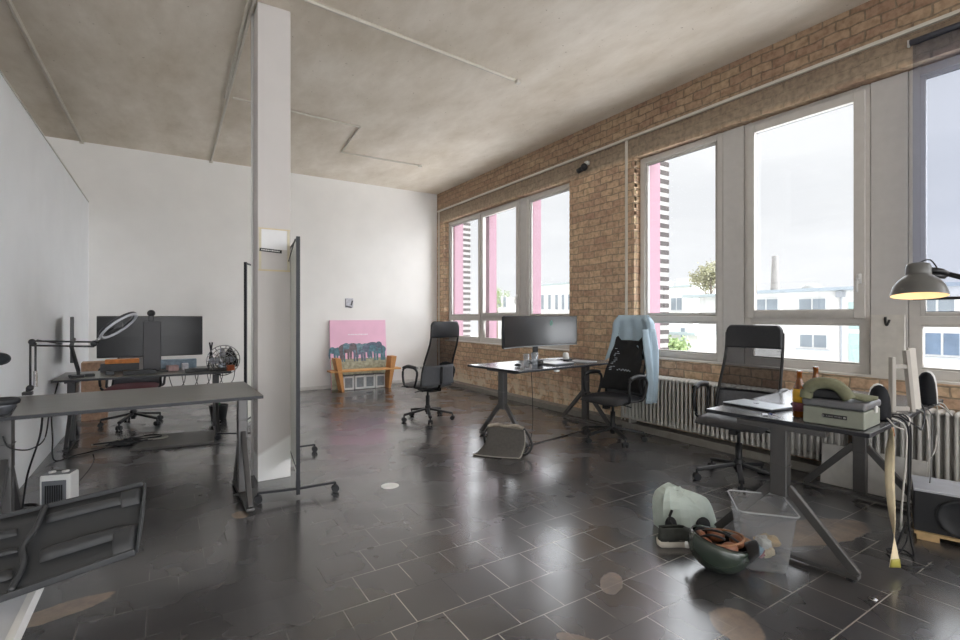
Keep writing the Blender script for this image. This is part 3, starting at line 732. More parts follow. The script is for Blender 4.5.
# pen + small items
q = onz(776, 417, .745)
pn = thing('pen', 'blue and white pen lying in front of the laptop on near desk', 'pen', (q.x, q.y, .746), math.radians(55))
bm = BM(); tube(bm, [(-.05, 0, .006), (.03, 0, .006)], .005); obj('barrel', bm, mat('pen_white', 'd8dde6', .4), pn, smooth=True)
bm = BM(); tube(bm, [(.03, 0, .006), (.065, 0, .006), (.075, 0, .006)], [.006, .005, .001]); obj('cap', bm, mat('pen_blue', '27386e', .4), pn, smooth=True)
q = onz(765, 414.5, .745)
sc = tag(obj('sachet', (lambda b: (box(b, (0, 0, .003), (.05, .025, .005)), b)[1])(BM()), mat('sachet_silver', 'a9adb4', .35, metal=.3, var=.3, scale=60), None, loc=(q.x, q.y, .742), rz=.5), 'tiny silver packet lying between pen and laptop', 'packet')
q = onz(794, 406, .745)
bm = BM(); blob(bm, (0, 0, .014), (.016, .02, .013), 10, 8); tag(obj('small_gadget', bm, mat('dark_blue_plastic', '23263a', .4), None, smooth=True, loc=(q.x, q.y, .742)), 'tiny dark blue object just left of the beer bottles', 'gadget')
# beer bottles
def bottle(label, p, h, grp):
    r = thing('beer_bottle', label, 'bottle', (p.x, p.y, .741), 0, grp)
    k = h/.26
    bm = BM(); lathe(bm, [(.028, 0), (.033, .004), (.033, .135*k), (.030, .155*k), (.018, .195*k), (.0135, .215*k), (.013, .247*k), (.015, .249*k), (.015, .26*k), (.010, .26*k)], 24)
    obj('glass', bm, mat('amber_glass', (.20, .06, .008), .12, var=.1, coat=.5), r, smooth=True)
    bm = BM(); lathe(bm, [(.0337, .085*k), (.0337, .135*k), (.031, .153*k), (.024, .172*k)], 24); obj('yellow_label', bm, mat('label_yellow', 'e6b434', .5, var=.2, scale=40), r, smooth=True)
    bm = BM(); lathe(bm, [(.0336, .035*k), (.0336, .082*k)], 24); obj('lower_label', bm, mat('label_mauve', '7c4a58', .5, var=.4, scale=50), r, smooth=True)
    return r
bottle('amber beer bottle with yellow label standing left of the grey case', onz(799.5, 416, .745), .255, 'beer bottles')
bottle('second amber beer bottle, mostly hidden behind the olive cap', onA(.42, .36), .262, 'beer bottles')
# grey case (long side faces the camera along the desk's left edge)
cs = thing('equipment_case', 'grey-green hard case with small black name badge at the desk corner', 'case', onA(.165, .162, .741), AA)
M_CASE = mat('case_grey_green', '8d9186', .5, var=.05)
bm = BM(); box(bm, (0, 0, .045), (.26, .265, .088)); obj('body', bm, M_CASE, cs, bevel=.008)
bm = BM(); box(bm, (0, 0, .112), (.27, .275, .040)); obj('lid', bm, mat('case_lid_grey', '6f7074', .5, var=.05), cs, bevel=.014, seg=3)
bm = BM(); box(bm, (-.132, -.01, .052), (.006, .105, .020)); bd = obj('badge', bm, M_BLACK, cs, bevel=.002)
bm = BM()
for y in (-.055, .038): tube(bm, [(-.1355, y, .052), (-.138, y, .052)], .006, n=10)
rr = random.Random(8); y = -.04
while y < .028: w = .004+.004*rr.random(); box(bm, (-.1353, y, .052), (.001, w, .008)); y += w+.003
obj('badge_marks', bm, M_CHROME, bd)
bm = BM(); box(bm, (.04, -.136, .088), (.022, .012, .035)); obj('latch', bm, M_WHITE, cs, bevel=.003)
# olive cap on case
cap = thing('cap', 'olive green peaked cap resting on top of the grey case', 'cap', onA(.13, .20, .874), AA+math.radians(6))
M_CAP = mat('olive_cloth', '75765f', .85, var=.12, scale=40, bump=.2)
bm = BM()
def dome(u, v):
    a = PI*(u*1.0); b = v*PI/2
    # opening faces -X (camera): half dome standing on its rim
    return Vector((-.085+.155*math.sin(b), .085*math.cos(a)*math.cos(b*.9), .092*math.sin(a)*math.cos(b*.9)+.004))
grid(bm, dome, 18, 10)
bm2 = bm; obj('crown', bm2, M_CAP, cap, smooth=True, solid=.006)
bm = BM(); tube(bm, curve_pts([(-.087, .088, .0), (-.09, .078, .045), (-.09, .04, .078), (-.09, -.03, .080), (-.088, -.072, .05), (-.085, -.095, .012)], 4), [.030]*21, n=8)
obj('rolled_edge', bm, M_CAP, cap, smooth=True)
bm = BM(); box(bm, (-.06, .0, .026), (.05, .13, .05)); obj('dark_lining', bm, M_BLACKM, cap, bevel=.012)
bm = BM(); grid(bm, lambda u, v: Vector((-.075+.11*u, -.085-.115*v*(1-.35*(2*u-1)**2), .022+.012*math.sin(PI*u)-.012*v)), 10, 8)
obj('brim', bm, M_CAP, cap, smooth=True, solid=.014)
# desktop speakers
def pc_speaker(label, p, rz, h):
    r = thing('desktop_speaker', label, 'speaker', (p.x, p.y, .741), rz, 'desktop speakers')
    k = h/.20
    def sec(z, wx, wy): return [Vector((wx*math.cos(t), wy*math.sin(t), z)) for t in [2*PI*i/20 for i in range(20)]]
    prof = [(0, .046, .050), (.01*k, .048, .052), (.07*k, .040, .050), (.13*k, .034, .045), (.17*k, .026, .036), (.192*k, .014, .022), (.2*k, .003, .005)]
    bm = BM(); R = []
    for (z, a, b) in prof: R.append([bm.verts.new(v+Vector((-.012+.0, 0, 0))) for v in sec(z, a, b)])
    for P_, Q_ in zip(R, R[1:]):
        for i in range(20): bm.faces.new((P_[i], P_[(i+1) % 20], Q_[(i+1) % 20], Q_[i]))
    bm.faces.new(R[0][::-1]); bm.faces.new(R[-1]); obj('grille', bm, mat('speaker_black', '0f1118', .6, var=.1, spec=.25), r, smooth=True)
    bm = BM(); R = []
    for (z, a, b) in prof: R.append([bm.verts.new(v+Vector((.012, 0, 0))) for v in sec(z*1.01+.004, a*.95, b*.93)])
    for P_, Q_ in zip(R, R[1:]):
        for i in range(20): bm.faces.new((P_[i], P_[(i+1) % 20], Q_[(i+1) % 20], Q_[i]))
    bm.faces.new(R[0][::-1]); bm.faces.new(R[-1]); obj('shell', bm, M_WHITE, r, smooth=True)
    bm = BM(); box(bm, (0, 0, .004), (.085, .10, .01)); obj('base', bm, M_BLACK, r, bevel=.004)
    return r
pc_speaker('black desktop speaker with white shell just right of the grey case', onA(.455, .075), AA+.5, .185)
pc_speaker('black desktop speaker at far right end of desk, beside the slanted white board', onz(927, 404, .741), AA-.2, .205)
bm = BM(); box(bm, (0, 0, .03), (.05, .12, .06), Matrix.Rotation(.5, 3, 'X')); tag(obj('phone_holder', bm, mat('white_navy', 'cdd0d8', .3, var=.03), None, bevel=.01, loc=onA(.54, .20, .745)), 'white folded gadget behind the left desktop speaker', 'gadget')
# white wooden easel-like frame with slanted board
q = onz(900, 412, .741)
ez = thing('easel', 'white wooden easel with two posts and cross bars at right end of desk', 'easel', q, -TH)
M_WW = mat('whitewashed_wood', 'b5b1aa', .6, var=.06, scale=8, stretch=(8, 8, 1))
bm = BM(); box(bm, (-.045, .0, .16), (.022, .03, .32)); obj('post', bm, M_WW, ez, bevel=.002)
bm = BM(); box(bm, (.052, .0, .18), (.022, .03, .36), Matrix.Rotation(-.10, 3, 'Y')); obj('post', bm, M_WW, ez, bevel=.002)
bm = BM(); bar(bm, (-.045, 0, .265), (.045, 0, .265), .018, .022); obj('cross_bar', bm, M_WW, ez)
bm = BM(); bar(bm, (-.045, 0, .02), (.05, 0, .02), .018, .022); obj('cross_bar', bm, M_WW, ez)
q = onz(915.5, 411, .741)
bm = BM(); box(bm, (0, 0, .185), (.045, .02, .36), Matrix.Rotation(-.10, 3, 'Y')); tag(obj('white_slab', bm, mat('white_slab', 'dad6cf', .5), None, bevel=.003, loc=q+Vector((.003, .01, .005)), rz=-TH), 'narrow white slab standing upright against the easel on desk', 'board')
# small colourful odds beside the frame
for k, (lx, ly, w, c, lab, z) in enumerate(((.80, .30, .05, '6e2a44', 'small dark pink box standing in front of the wooden frame', .04), (.88, .36, .04, 'a9643c', 'small orange-brown box behind the dark pink one on near desk', .05), (.76, .22, .10, 'd9d5ce', 'flat white packet lying before the wooden frame on near desk', .012))):
    bm = BM(); box(bm, (0, 0, z/2), (w, w*.9, z)); tag(obj('small_box', bm, mat('odd_'+c, c, .5, var=.2, scale=40), None, bevel=.004, loc=onA(lx, ly, .742), rz=.3*k), lab, 'box')
# tall white panel leaning behind, with black hook
lp0 = onx(877, 396, WX-.03)
pb = thing('leaning_board', 'tall white panel with black hook against the wall between two windows', 'board', (WX+.03, 1.50, .83))
bm = BM(); box(bm, (0, 0, .24), (.02, .21, .48)); obj('board', bm, mat('white_panel', 'd6d2cb', .5), pb)
bm = BM(); tube(bm, curve_pts([(-.015, .01, .46), (-.03, .005, .42), (-.045, -.01, .40), (-.03, -.02, .44)], 4), .008); obj('hook', bm, M_BLACK, pb, smooth=True)
# cables hanging off the desk's right edge
def cable(label, pts, r, m, name='cable', n=8):
    bm = BM(); tube(bm, curve_pts(pts, n), r, n=6); return tag(obj(name, bm, m, smooth=True), label, 'cable')
M_CABW = mat('white_cable', 'c9c7c2', .5); M_CABB = mat('black_cable', '15161a', .5); M_CABG = mat('grey_cable', '7b7b7c', .5)
def P(lx, ly, z): return onA(lx, ly, z)
cable('white cable looping off the near desk edge beside the yellow tape', [P(.50, .10, .76), P(.42, .03, .755), P(.36, -.015, .73), P(.50, -.03, .70), P(.62, -.02, .74), P(.66, .04, .755)], .004, M_CABW)
cable('second white cable drooping low in front of the right radiator', [P(.95, .06, .755), P(.97, -.02, .72), P(.90, -.05, .55), P(.98, -.04, .46), P(1.20, -.03, .50), P(1.28, -.02, .74), P(1.26, .05, .755)], .004, M_CABW)
cable('white coiled cable at the far end of the near right desk', [P(1.20, .08, .755), P(1.28, -.03, .74), P(1.42, -.07, .66), P(1.50, -.03, .70), P(1.42, -.02, .735), P(1.34, .05, .755)], .004, M_CABW)
cable('grey-white cable hanging straight down from desk, right of yellow tape', [P(.46, .06, .755), P(.47, -.03, .72), P(.48, -.035, .55), P(.46, -.03, .42), P(.47, -.02, .30), P(.54, .0, .14), P(.72, .04, .09), P(.86, .05, .05)], .005, M_CABW)
cable('thick black cable hanging to the floor right of the yellow tape', [P(.50, .08, .755), P(.51, -.03, .73), P(.51, -.04, .5), P(.50, -.04, .25), P(.51, -.05, .10), P(.56, -.05, .012), P(.60, .0, .012), P(.55, .06, .012), P(.49, .02, .03), P(.51, -.03, .2)], .0055, M_CABB)
cable('thin black cable coiled on the floor beside the speaker box', [P(.56, .05, .755), P(.58, -.03, .72), P(.57, -.03, .3), P(.52, -.03, .10), P(.42, .0, .012), P(.40, -.06, .010), P(.46, -.12, .010), P(.50, -.13, .010)], .004, M_CABB)
cable('black cable running from right desktop speaker over the desk edge', [P(1.05, .08, .90), P(1.0, .04, .82), P(.96, -.02, .745), P(.80, -.04, .66), P(.62, -.05, .70), P(.60, .02, .755)], .005, M_CABB)
cable('thin dark cable dangling in front of the right radiator', [P(1.05, .06, .755), P(1.06, -.03, .72), P(1.04, -.04, .55), P(1.02, -.04, .40), P(1.04, -.03, .30)], .0035, M_CABG)
# yellow tape strip
tp = thing('hanging_tape', 'long twisted yellowish tape strip hanging from desk to floor', 'tape', onA(.27, -.012, .745), AA)
bm = BM()
def tw(u, v):
    a = 1.2*math.sin(v*PI*1.3)+.3; w = .027-.008*math.sin(v*PI)
    return Vector((math.cos(a)*(u-.5)*2*w, -.012+math.sin(a)*(u-.5)*2*w+.01*math.sin(v*5), -.01-.70*v))
grid(bm, tw, 3, 30); obj('strip', bm, mat('tape_yellow', 'f3e4c2', .45, var=.1), tp, smooth=True, solid=.002)
bm = BM(); grid(bm, lambda u, v: tw(u, .94+.06*v)*1.0+Vector((0, -.003, 0)), 3, 3); obj('tip', bm, mat('tape_tip', 'b0a850', .45), tp, smooth=True, solid=.004)
bm = BM(); grid(bm, lambda u, v: tw(u, .0+.05*v)+Vector((0, -.003, 0)), 3, 3); obj('upper_end', bm, mat('tape_orange', 'b8683a', .5), tp, smooth=True, solid=.004)

# desk lamp: dark dome shade on an arm coming in from the right
sh_c = dep(919, 296, 2.15)
lm = thing('floor_lamp', 'large dark grey dome lamp with cream inside, reaching in from the right', 'lamp', (3.25, .30, 0))
M_LAMP = mat('lamp_dark_grey', '626260', .36, var=.03)
Rl = Matrix.Rotation(math.radians(7), 3, 'Y') @ Matrix.Rotation(math.radians(-3), 3, 'X')
o3 = sh_c-Vector(lm.location)
LSC = .80
prof = [(.123, 0), (.121, .02), (.110, .055), (.090, .085), (.065, .108), (.054, .115), (.056, .122), (.055, .16), (.050, .175), (.040, .18), (.0, .18)]
prof = [(a_*LSC, b_*LSC) for a_, b_ in prof]
bm = BM(); lathe(bm, prof, 40, o3, Rl)
for f_ in [f_ for f_ in bm.faces if len(f_.verts) > 4]: bm.faces.remove(f_)
shd = obj('lamp_shade', bm, M_LAMP, lm, smooth=True)
bm = BM(); lathe(bm, [(a_*LSC, b_*LSC) for a_, b_ in ((.1225, .0005), (.1195, .02), (.1085, .054), (.088, .083), (.06, .105), (.0, .108))], 40, o3, Rl)
for f_ in [f_ for f_ in bm.faces if len(f_.verts) > 4]: bm.faces.remove(f_)
obj('shade_lining', bm, mat('cream_lining', 'f0d6a8', .6, emit=(1, .80, .50), estr=.62), shd, smooth=True)
bm = BM(); blob(bm, o3+Rl @ Vector((0, 0, .05)), (.022, .022, .03)); obj('bulb', bm, mat('warm_bulb', 'fff0d0', .4, emit=hexc('ffdc9c'), estr=3.0), shd, smooth=True)
rv = Vector((math.cos(TH), -math.sin(TH), 0)); fv = Vector((math.sin(TH), math.cos(TH), 0))
top = o3+Rl @ Vector((0, 0, .145*LSC))
pole_top = Vector((0, 0, 1.30))
bm = BM(); tube(bm, [top+rv*.05, top+rv*.10+Vector((0, 0, -.005)), top+rv*.13+Vector((0, 0, -.02))], .013, n=10); tube(bm, [top+rv*.045+Vector((0, 0, -.02)), top+rv*.115+Vector((0, 0, -.03))], .010, n=10)
obj('joint', bm, M_BLACK, lm, smooth=True)
bm = BM(); tube(bm, [top+rv*.12+Vector((0, 0, -.015)), pole_top], .011, n=10); obj('arm', bm, M_BLACK, lm, smooth=True)
bm = BM(); tube(bm, [(0, 0, .03), pole_top], .014, n=12); obj('pole', bm, M_BLACK, lm, smooth=True)
bm = BM(); lathe(bm, [(.14, 0), (.14, .02), (.02, .035)], 32); obj('base', bm, M_BLACK, lm, smooth=False)
bm = BM(); tube(bm, curve_pts([top+Vector((0, 0, .03)), top+rv*.05+Vector((0, 0, .045)), top+rv*.085+Vector((0, 0, .0)), top+rv*.07+Vector((0, 0, -.03))], 6), .003, n=6); obj('cord', bm, M_CABB, lm, smooth=True)

# speaker box on wooden feet
sb = thing('subwoofer', 'large black speaker box with white top on wooden feet at right edge', 'speaker', (3.69, 1.06, 0), math.radians(-72))
bm = BM(); bxx(bm, 0, .52, .02, .34, .045, .275); obj('cabinet', bm, mat('sub_black', '202226', .45, var=.08), sb, bevel=.004)
bm = BM(); bxx(bm, -.002, .522, .018, .342, .275, .288); obj('top_panel', bm, mat('sub_top', 'b9bcc4', .4), sb, bevel=.002)
bm = BM(); lathe(bm, [(.105, 0), (.105, .008), (.095, .014), (.085, .006), (.03, .001), (.0, .006)], 36, (.20, .020, .155), Matrix.Rotation(PI/2, 3, 'X')); obj('driver', bm, M_BLACKM, sb, smooth=True)
bm = BM(); lathe(bm, [(.110, .0), (.110, .006), (.104, .006), (.104, .0)], 36, (.20, .019, .155), Matrix.Rotation(PI/2, 3, 'X')); obj('driver_ring', bm, M_BLACK, sb)
for x in (.06, .43):
    bm = BM(); bxx(bm, x-.05, x+.05, .0, .34, .0, .03); obj('foot', bm, mat('pallet_wood', 'b89c72', .7, var=.15, scale=20), sb, bevel=.003)
bm = BM(); bxx(bm, 0, .52, .0, .34, .03, .045); obj('base_board', bm, MATS['pallet_wood'], sb)
# white board leaning under the desk
bm = BM(); box(bm, (0, 0, .15), (.02, .62, .30), Matrix.Rotation(math.radians(9), 3, 'Y')); tag(obj('leaning_board', bm, mat('leaning_white', 'd2d0cc', .6), None, loc=(4.355, 1.50, .003), rz=math.radians(4)), 'white board leaning under the near right desk, against the radiator', 'board')

# ================================================================ FLOOR ITEMS FRONT RIGHT
# clear waste bin
M_BIN = glassy('frosted_bin_plastic', (.84, .86, .88), gloss=.08, rough=.12, haze=.24, hazecol=(.75, .77, .80))
bn = thing('waste_bin', 'clear plastic bin holding crumpled packaging in front of the desk leg', 'bin', (2.645, 1.388, 0), math.radians(40))
bn.scale = (1.08, 1.08, 1.02)
bm = BM()
def rr_(w, d, z, r=.03, n=5):
    out = []
    for cx, cy, a0 in ((w-r, d-r, 0), (-(w-r), d-r, PI/2), (-(w-r), -(d-r), PI), (w-r, -(d-r), 1.5*PI)):
        for k in range(n+1):
            a = a0+PI/2*k/n; out.append(Vector((cx+r*math.cos(a), cy+r*math.sin(a), z)))
    return out
rings = []
for (w, d, z) in ((.105, .085, .006), (.11, .09, .02), (.145, .12, .30), (.152, .127, .303), (.152, .127, .312)):
    rings.append([bm.verts.new(v) for v in rr_(w, d, z)])
for A_, B_ in zip(rings, rings[1:]):
    n = len(A_)
    for k in range(n): bm.faces.new((A_[k], A_[(k+1) % n], B_[(k+1) % n], B_[k]))
bm.faces.new(rings[0][::-1]); obj('bin_body', bm, M_BIN, bn, smooth=True)
bm = BM(); tube(bm, [v+Vector((0, 0, .003)) for v in rr_(.152, .127, .306)], .004, n=6, closed=True); obj('rim', bm, glassy('bin_rim', (.7, .72, .74), gloss=.1, haze=.5, hazecol=(.8, .8, .82)), bn, smooth=True)
cols = [('d8c7a4', 'cream'), ('8d3f4a', 'dark red'), ('c58a5a', 'orange'), ('7f9fb0', 'light blue'), ('d7d6cf', 'white'), ('b79a6b', 'tan')]
rr = random.Random(11)
for k, (c, nm) in enumerate(cols):
    bm = BM(); blob(bm, (0, 0, 0), (.045+.02*rr.random(), .035, .03), 10, 7)
    for v in bm.verts: v.co += Vector((rr.uniform(-1, 1), rr.uniform(-1, 1), rr.uniform(-1, 1)))*.008
    a = k*1.05; rad_ = .055 if k < 4 else .03
    o = obj('wrapper', bm, mat('wrap_'+c, c, .5, var=.25, scale=40), None, loc=(2.645+rad_*math.cos(a), 1.388+rad_*math.sin(a)*.8, .045+.038*(k//2)), rz=a)
    tag(o, 'crumpled %s wrapper inside the clear bin' % nm, 'wrapper', 'wrappers in the clear bin')

# helmets
def shell(bm, c, s, cut=-.2, R=None, n=24, m=14):
    def g(u, v):
        a = 2*PI*u; b = math.asin(cut)+(PI/2-math.asin(cut))*v
        p = Vector((s[0]*math.cos(a)*math.cos(b), s[1]*math.sin(a)*math.cos(b), s[2]*math.sin(b)))
        return Vector(c)+(R @ p if R is not None else p)
    grid(bm, g, n, m)
hp = onz(713, 563)
hm = thing('motorcycle_helmet', 'dark green helmet with brown lining lying upside down in front of bin', 'helmet', (2.385, 1.465, .125), math.radians(-50))
Rh = Matrix.Rotation(math.radians(180), 3, 'X')
bm = BM(); shell(bm, (0, 0, 0), (.145, .125, .125), -.30, Matrix.Rotation(math.radians(14), 3, 'Y') @ Rh); obj('shell', bm, mat('helmet_green', '323d36', .18, var=.05, coat=.7), hm, smooth=True, solid=.008)
bm = BM(); shell(bm, (0, 0, .0), (.132, .112, .112), -.34, Matrix.Rotation(math.radians(14), 3, 'Y') @ Rh); obj('lining', bm, mat('helmet_lining', '1f1d1f', .8), hm, smooth=True)
bm = BM()
for a in (0.4, 1.6, 2.7, 3.9, 5.1): blob(bm, (.095*math.cos(a), .078*math.sin(a), .020), (.045, .030, .034), 12, 8, Matrix.Rotation(a+PI/2, 3, 'Z'))
obj('cheek_pads', bm, mat('brown_leather', '7d4f36', .5, var=.2, scale=20), hm, smooth=True)
bm = BM(); tube(bm, [(.115*math.cos(t), .098*math.sin(t),   .043+.012*math.cos(t)) for t in [2*PI*k/28 for k in range(28)]], .0055, n=8, closed=True); obj('piping', bm, mat('tan_leather', '94694a', .5), hm, smooth=True)
bm = BM(); tube(bm, curve_pts([(-.08, .06, .04), (-.03, .0, .075), (.03, -.02, .07), (.09, -.05, .045)], 6), .006, n=6); tube(bm, curve_pts([(-.09, -.03, .045), (-.04, -.05, .07), (.02, -.06, .06)], 6), .006, n=6); obj('strap', bm, M_BLACK, hm, smooth=True)
bm = BM(); grid(bm, lambda u, v: Vector((.12+.055*v*math.cos((u-.5)*1.2), -.01+(u-.5)*.20*(1-.2*v), .01+.035*v-.03*(2*u-1)**2)), 12, 6); obj('peak', bm, M_BLACKM, hm, smooth=True, solid=.008)
bm = BM(); box(bm, (-.148, .03, -.03), (.02, .045, .022)); obj('vent', bm, M_WHITE, hm, bevel=.006)
# mint cloth bag / folded jacket
bp_ = onz(675, 527)
bg = thing('backpack', 'pale mint cloth bag lying on the floor behind the shoe and helmet', 'bag', (2.71, 1.88, 0), math.radians(-30))
bm = BM()
def bagf(u, v):
    a = 2*PI*u; r = (1-v**2.2)**.5 if v < 1 else 0
    x = .19*math.cos(a)*r-.05*v; y = .135*math.sin(a)*r+.02*math.sin(a*4+v*5)*v
    k = 1-.75*max(0, min(1, (x+.10)/.32))
    z = .245*math.sin(PI/2*v)*(.55+.45*k)
    z += .022*math.sin(a*3+v*3)*math.sin(PI*v)+.012*math.sin(a*7)*v
    return Vector((x*(1+.06*math.sin(a*5+1)), y, max(0, z)))
grid(bm, bagf, 22, 8); obj('cloth_body', bm, mat('mint_cloth', 'c6d2cb', .8, var=.07, scale=10, bump=.4), bg, smooth=False)
bm = BM(); blob(bm, (-.14, -.105, .055), (.035, .03, .05)); blob(bm, (.04, -.135, .06), (.045, .02, .05)); tube(bm, curve_pts([(-.14, -.12, .15), (-.16, -.13, .09), (-.10, -.14, .04), (.0, -.15, .04)], 5), .008, n=6); blob(bm, (-.03, -.085, .168), (.012, .01, .012))
obj('black_straps', bm, M_BLACKM, bg, smooth=True)
# sneaker
sn = thing('sneaker', 'dark sneaker with thick white sole beside the green helmet', 'shoe', (2.47, 1.74, 0), math.radians(-30))
def foot(z, k=1.0):
    return [Vector((x*k, y*k, z)) for x, y in ((-.135, -.03), (-.14, .0), (-.13, .033), (-.07, .036), (0, .036), (.06, .046), (.11, .04), (.145, .012), (.145, -.015), (.11, -.042), (.05, -.046), (-.03, -.034), (-.09, -.036))]
bm = BM(); R = [[bm.verts.new(v) for v in foot(z, k)] for z, k in ((.0, .95), (.006, 1.02), (.028, 1.03), (.034, .98))]
for A_, B_ in zip(R, R[1:]):
    for k in range(13): bm.faces.new((A_[k], A_[(k+1) % 13], B_[(k+1) % 13], B_[k]))
bm.faces.new(R[0][::-1]); bm.faces.new(R[-1])
for v in bm.verts: v.co.z += .012*math.sin((v.co.x+.14)*11)*(v.co.z > .02)
obj('sole', bm, mat('sole_white', 'd6d0c6', .6), sn, smooth=True)
bm = BM(); R = []
for z, k, sh_ in ((.033, .96, 0), (.055, .92, 0), (.075, .78, -.02), (.095, .55, -.05), (.105, .5, -.06)):
    R.append([bm.verts.new(Vector((v.x+sh_, v.y, v.z))) for v in foot(z, k)])
for A_, B_ in zip(R, R[1:]):
    for k in range(13): bm.faces.new((A_[k], A_[(k+1) % 13], B_[(k+1) % 13], B_[k]))
obj('upper', bm, mat('sneaker_dark', '3a3d3a', .7, var=.3, scale=25), sn, smooth=True, solid=.006)
bm = BM()
for k in range(4): tube(bm, [(.0+.022*k, -.025, .082-.006*k), (.005+.022*k, .025, .082-.006*k)], .003, n=6)
obj('laces', bm, mat('lace_grey', '9a9c98', .8), sn)
# white paper disc
q = onz(390, 486); bm = BM(); lathe(bm, [(.0, .0), (.068, .0), (.068, .0015), (0, .0015)], 32, (q.x, q.y, .001)); tag(obj('paper_disc', bm, mat('disc_white', 'efefec', .6)), 'round white disc lying on the dark floor right of the whiteboard', 'disc')
q = onz(873, 599); bm = BM(); lathe(bm, [(.0, .0), (.022, .0), (.018, .004), (0, .005)], 20, (q.x, q.y, .0005)); tag(obj('metal_cap', bm, M_CHROME, smooth=True), 'small shiny metal cap on the floor at lower right', 'cap')

# messenger bag
mb = thing('messenger_bag', 'grey messenger bag propped on the floor under the monitor desk', 'bag', (2.71, 3.80, 0), math.radians(-50)); mb.scale = (1.12, 1.15, 1.0)
M_BAG = mat('grey_bag_cloth', '55524f', .85, var=.12, scale=50, bump=.2)
bm = BM()
def flap(u, v):
    # v 0 = top back, 1 = bottom front; soft curve kicking out at foot
    x = -.16+.32*u-.07*v*v*(1-u)+.01*math.sin(v*5)
    y = .0-.07*v-.30*max(0, v-.62)**1.5-.02*math.sin(u*3.1)*v
    z = .235-.235*(1-(1-min(1, v*1.05))**1.35)+.008*math.sin(u*4)
    return Vector((x, y, max(z, .008)))
grid(bm, flap, 14, 14); obj('flap', bm, M_BAG, mb, smooth=True, solid=.012)
bm = BM(); R = []
for (w, d, z) in ((.15, .045, .005), (.155, .05, .05), (.15, .045, .15), (.145, .035, .225), (.14, .02, .24)):
    R.append([bm.verts.new(v+Vector((0, .045, 0))) for v in rr_(w, d, z, .015, 3)])
for A_, B_ in zip(R, R[1:]):
    for k in range(len(A_)): bm.faces.new((A_[k], A_[(k+1) % len(A_)], B_[(k+1) % len(A_)], B_[k]))
bm.faces.new(R[0][::-1]); bm.faces.new(R[-1]); obj('body', bm, mat('bag_side', '8a8378', .85, var=.15, scale=30), mb, smooth=True)
bm = BM(); tube(bm, curve_pts([(-.155, .0, .245), (-.08, .03, .262), (.0, .02, .25), (.08, .03, .262), (.155, .01, .245)], 5), .014, n=8); obj('top_roll', bm, mat('bag_roll', 'a3998c', .8, var=.25, scale=30), mb, smooth=True)
bm = BM(); tube(bm, curve_pts([(.15, .02, .24), (.20, .0, .18), (.235, -.03, .10), (.20, -.05, .03), (.16, -.05, .015)], 6), .010, n=6); obj('strap', bm, M_BLACKM, mb, smooth=True); bm = BM(); tube(bm, curve_pts([(-.15, .02, .24), (-.19, .01, .16), (-.18, .0, .08)], 5), .008, n=6); obj('strap', bm, M_BLACKM, mb, smooth=True)
bm = BM(); tube(bm, [flap(u/14, 1.0)+Vector((0, -.004, .004)) for u in range(15)], .006, n=6); tube(bm, [flap(1.0, u/14)+Vector((.004, 0, .002)) for u in range(15)], .006, n=6); obj('piping', bm, mat('bag_piping', '9b9790', .7), mb, smooth=True)
# cable from desk B and along floor
cable('thin black cable hanging from the monitor desk down to the grey bag', [onB(.26, .10, .745), onB(.265, .09, .55), onB(.26, .08, .40), onB(.26, .08, .2), onB(.20, .06, .03), onB(.16, .05, .008)], .0035, M_CABB)
cable('black power cable lying across floor from grey bag to the middle chair', [Vector((2.9, 3.85, .006)), Vector((3.2, 3.92, .006)), Vector((3.55, 3.98, .006)), Vector((4.0, 4.05, .006)), Vector((4.40, 4.02, .006))], .005, M_CABB)

# ================================================================ DESK B ITEMS
def curved_monitor(label, pL_, pR_, z0, z1, sag, screen_to=-1, name='monitor'):
    c = (pL_+pR_)/2; d = (pR_-pL_); w = d.length; a = math.atan2(d.y, d.x)
    r = thing(name, label, 'monitor', (c.x, c.y, 0), a)
    def bow(u, off): return Vector(((u-.5)*w, -sag*(1-(2*u-1)**2)*-1*1.0+off, 0))
    bm = BM(); n = 20
    def ring(u): 
        p = bow(u, 0); return [bm.verts.new(p+Vector((0, o_, z))) for o_, z in ((0, z0), (.028, z0+.01), (.035, (z0+z1)/2), (.028, z1-.01), (0, z1))]
    R = [ring(k/n) for k in range(n+1)]
    for A_, B_ in zip(R, R[1:]):
        for k in range(5): bm.faces.new((A_[k], A_[(k+1) % 5], B_[(k+1) % 5], B_[k]))
    bm.faces.new(R[0][::-1]); bm.faces.new(R[-1]); obj('housing', bm, M_MONBACK, r)
    bm = BM(); grid(bm, lambda u, v: bow(.008+.984*u, -.0025)+Vector((0, 0, z0+.018+(z1-z0-.026)*v)), n, 1)
    s = obj('screen', bm, M_SCREEN, r, smooth=True)
    return r, s, w, a
m2l = Vector((3.03, 4.28, 0)); m2r = Vector((4.30, 4.50, 0))
mon, scr, mw, ma = curved_monitor('wide curved dark monitor on the desk at the brick wall', m2l, m2r, .945, 1.30, .10)
bm = BM(); box(bm, (-.0, .12, .90), (.07, .03, .28)); obj('stand_neck', bm, M_BLACK, mon, bevel=.005)
bm = BM(); tube(bm, [(-.28, -.03, .776), (0, .12, .78), (.28, -.03, .776)], .012, n=8); box(bm, (0, .13, .776), (.14, .10, .008)); obj('stand_foot', bm, M_BLACK, mon)
bm = BM(); bxx(bm, -mw/2, mw/2, -.0, .0, 0, 0) if False else tube(bm, [Vector(((u/20-.5)*mw, .10*(1-(2*u/20-1)**2)-.004, .950)) for u in range(21)], .006, n=6); obj('lower_bezel', bm, mat('bezel_silver', 'a9acb0', .35, metal=.5), mon, smooth=True)
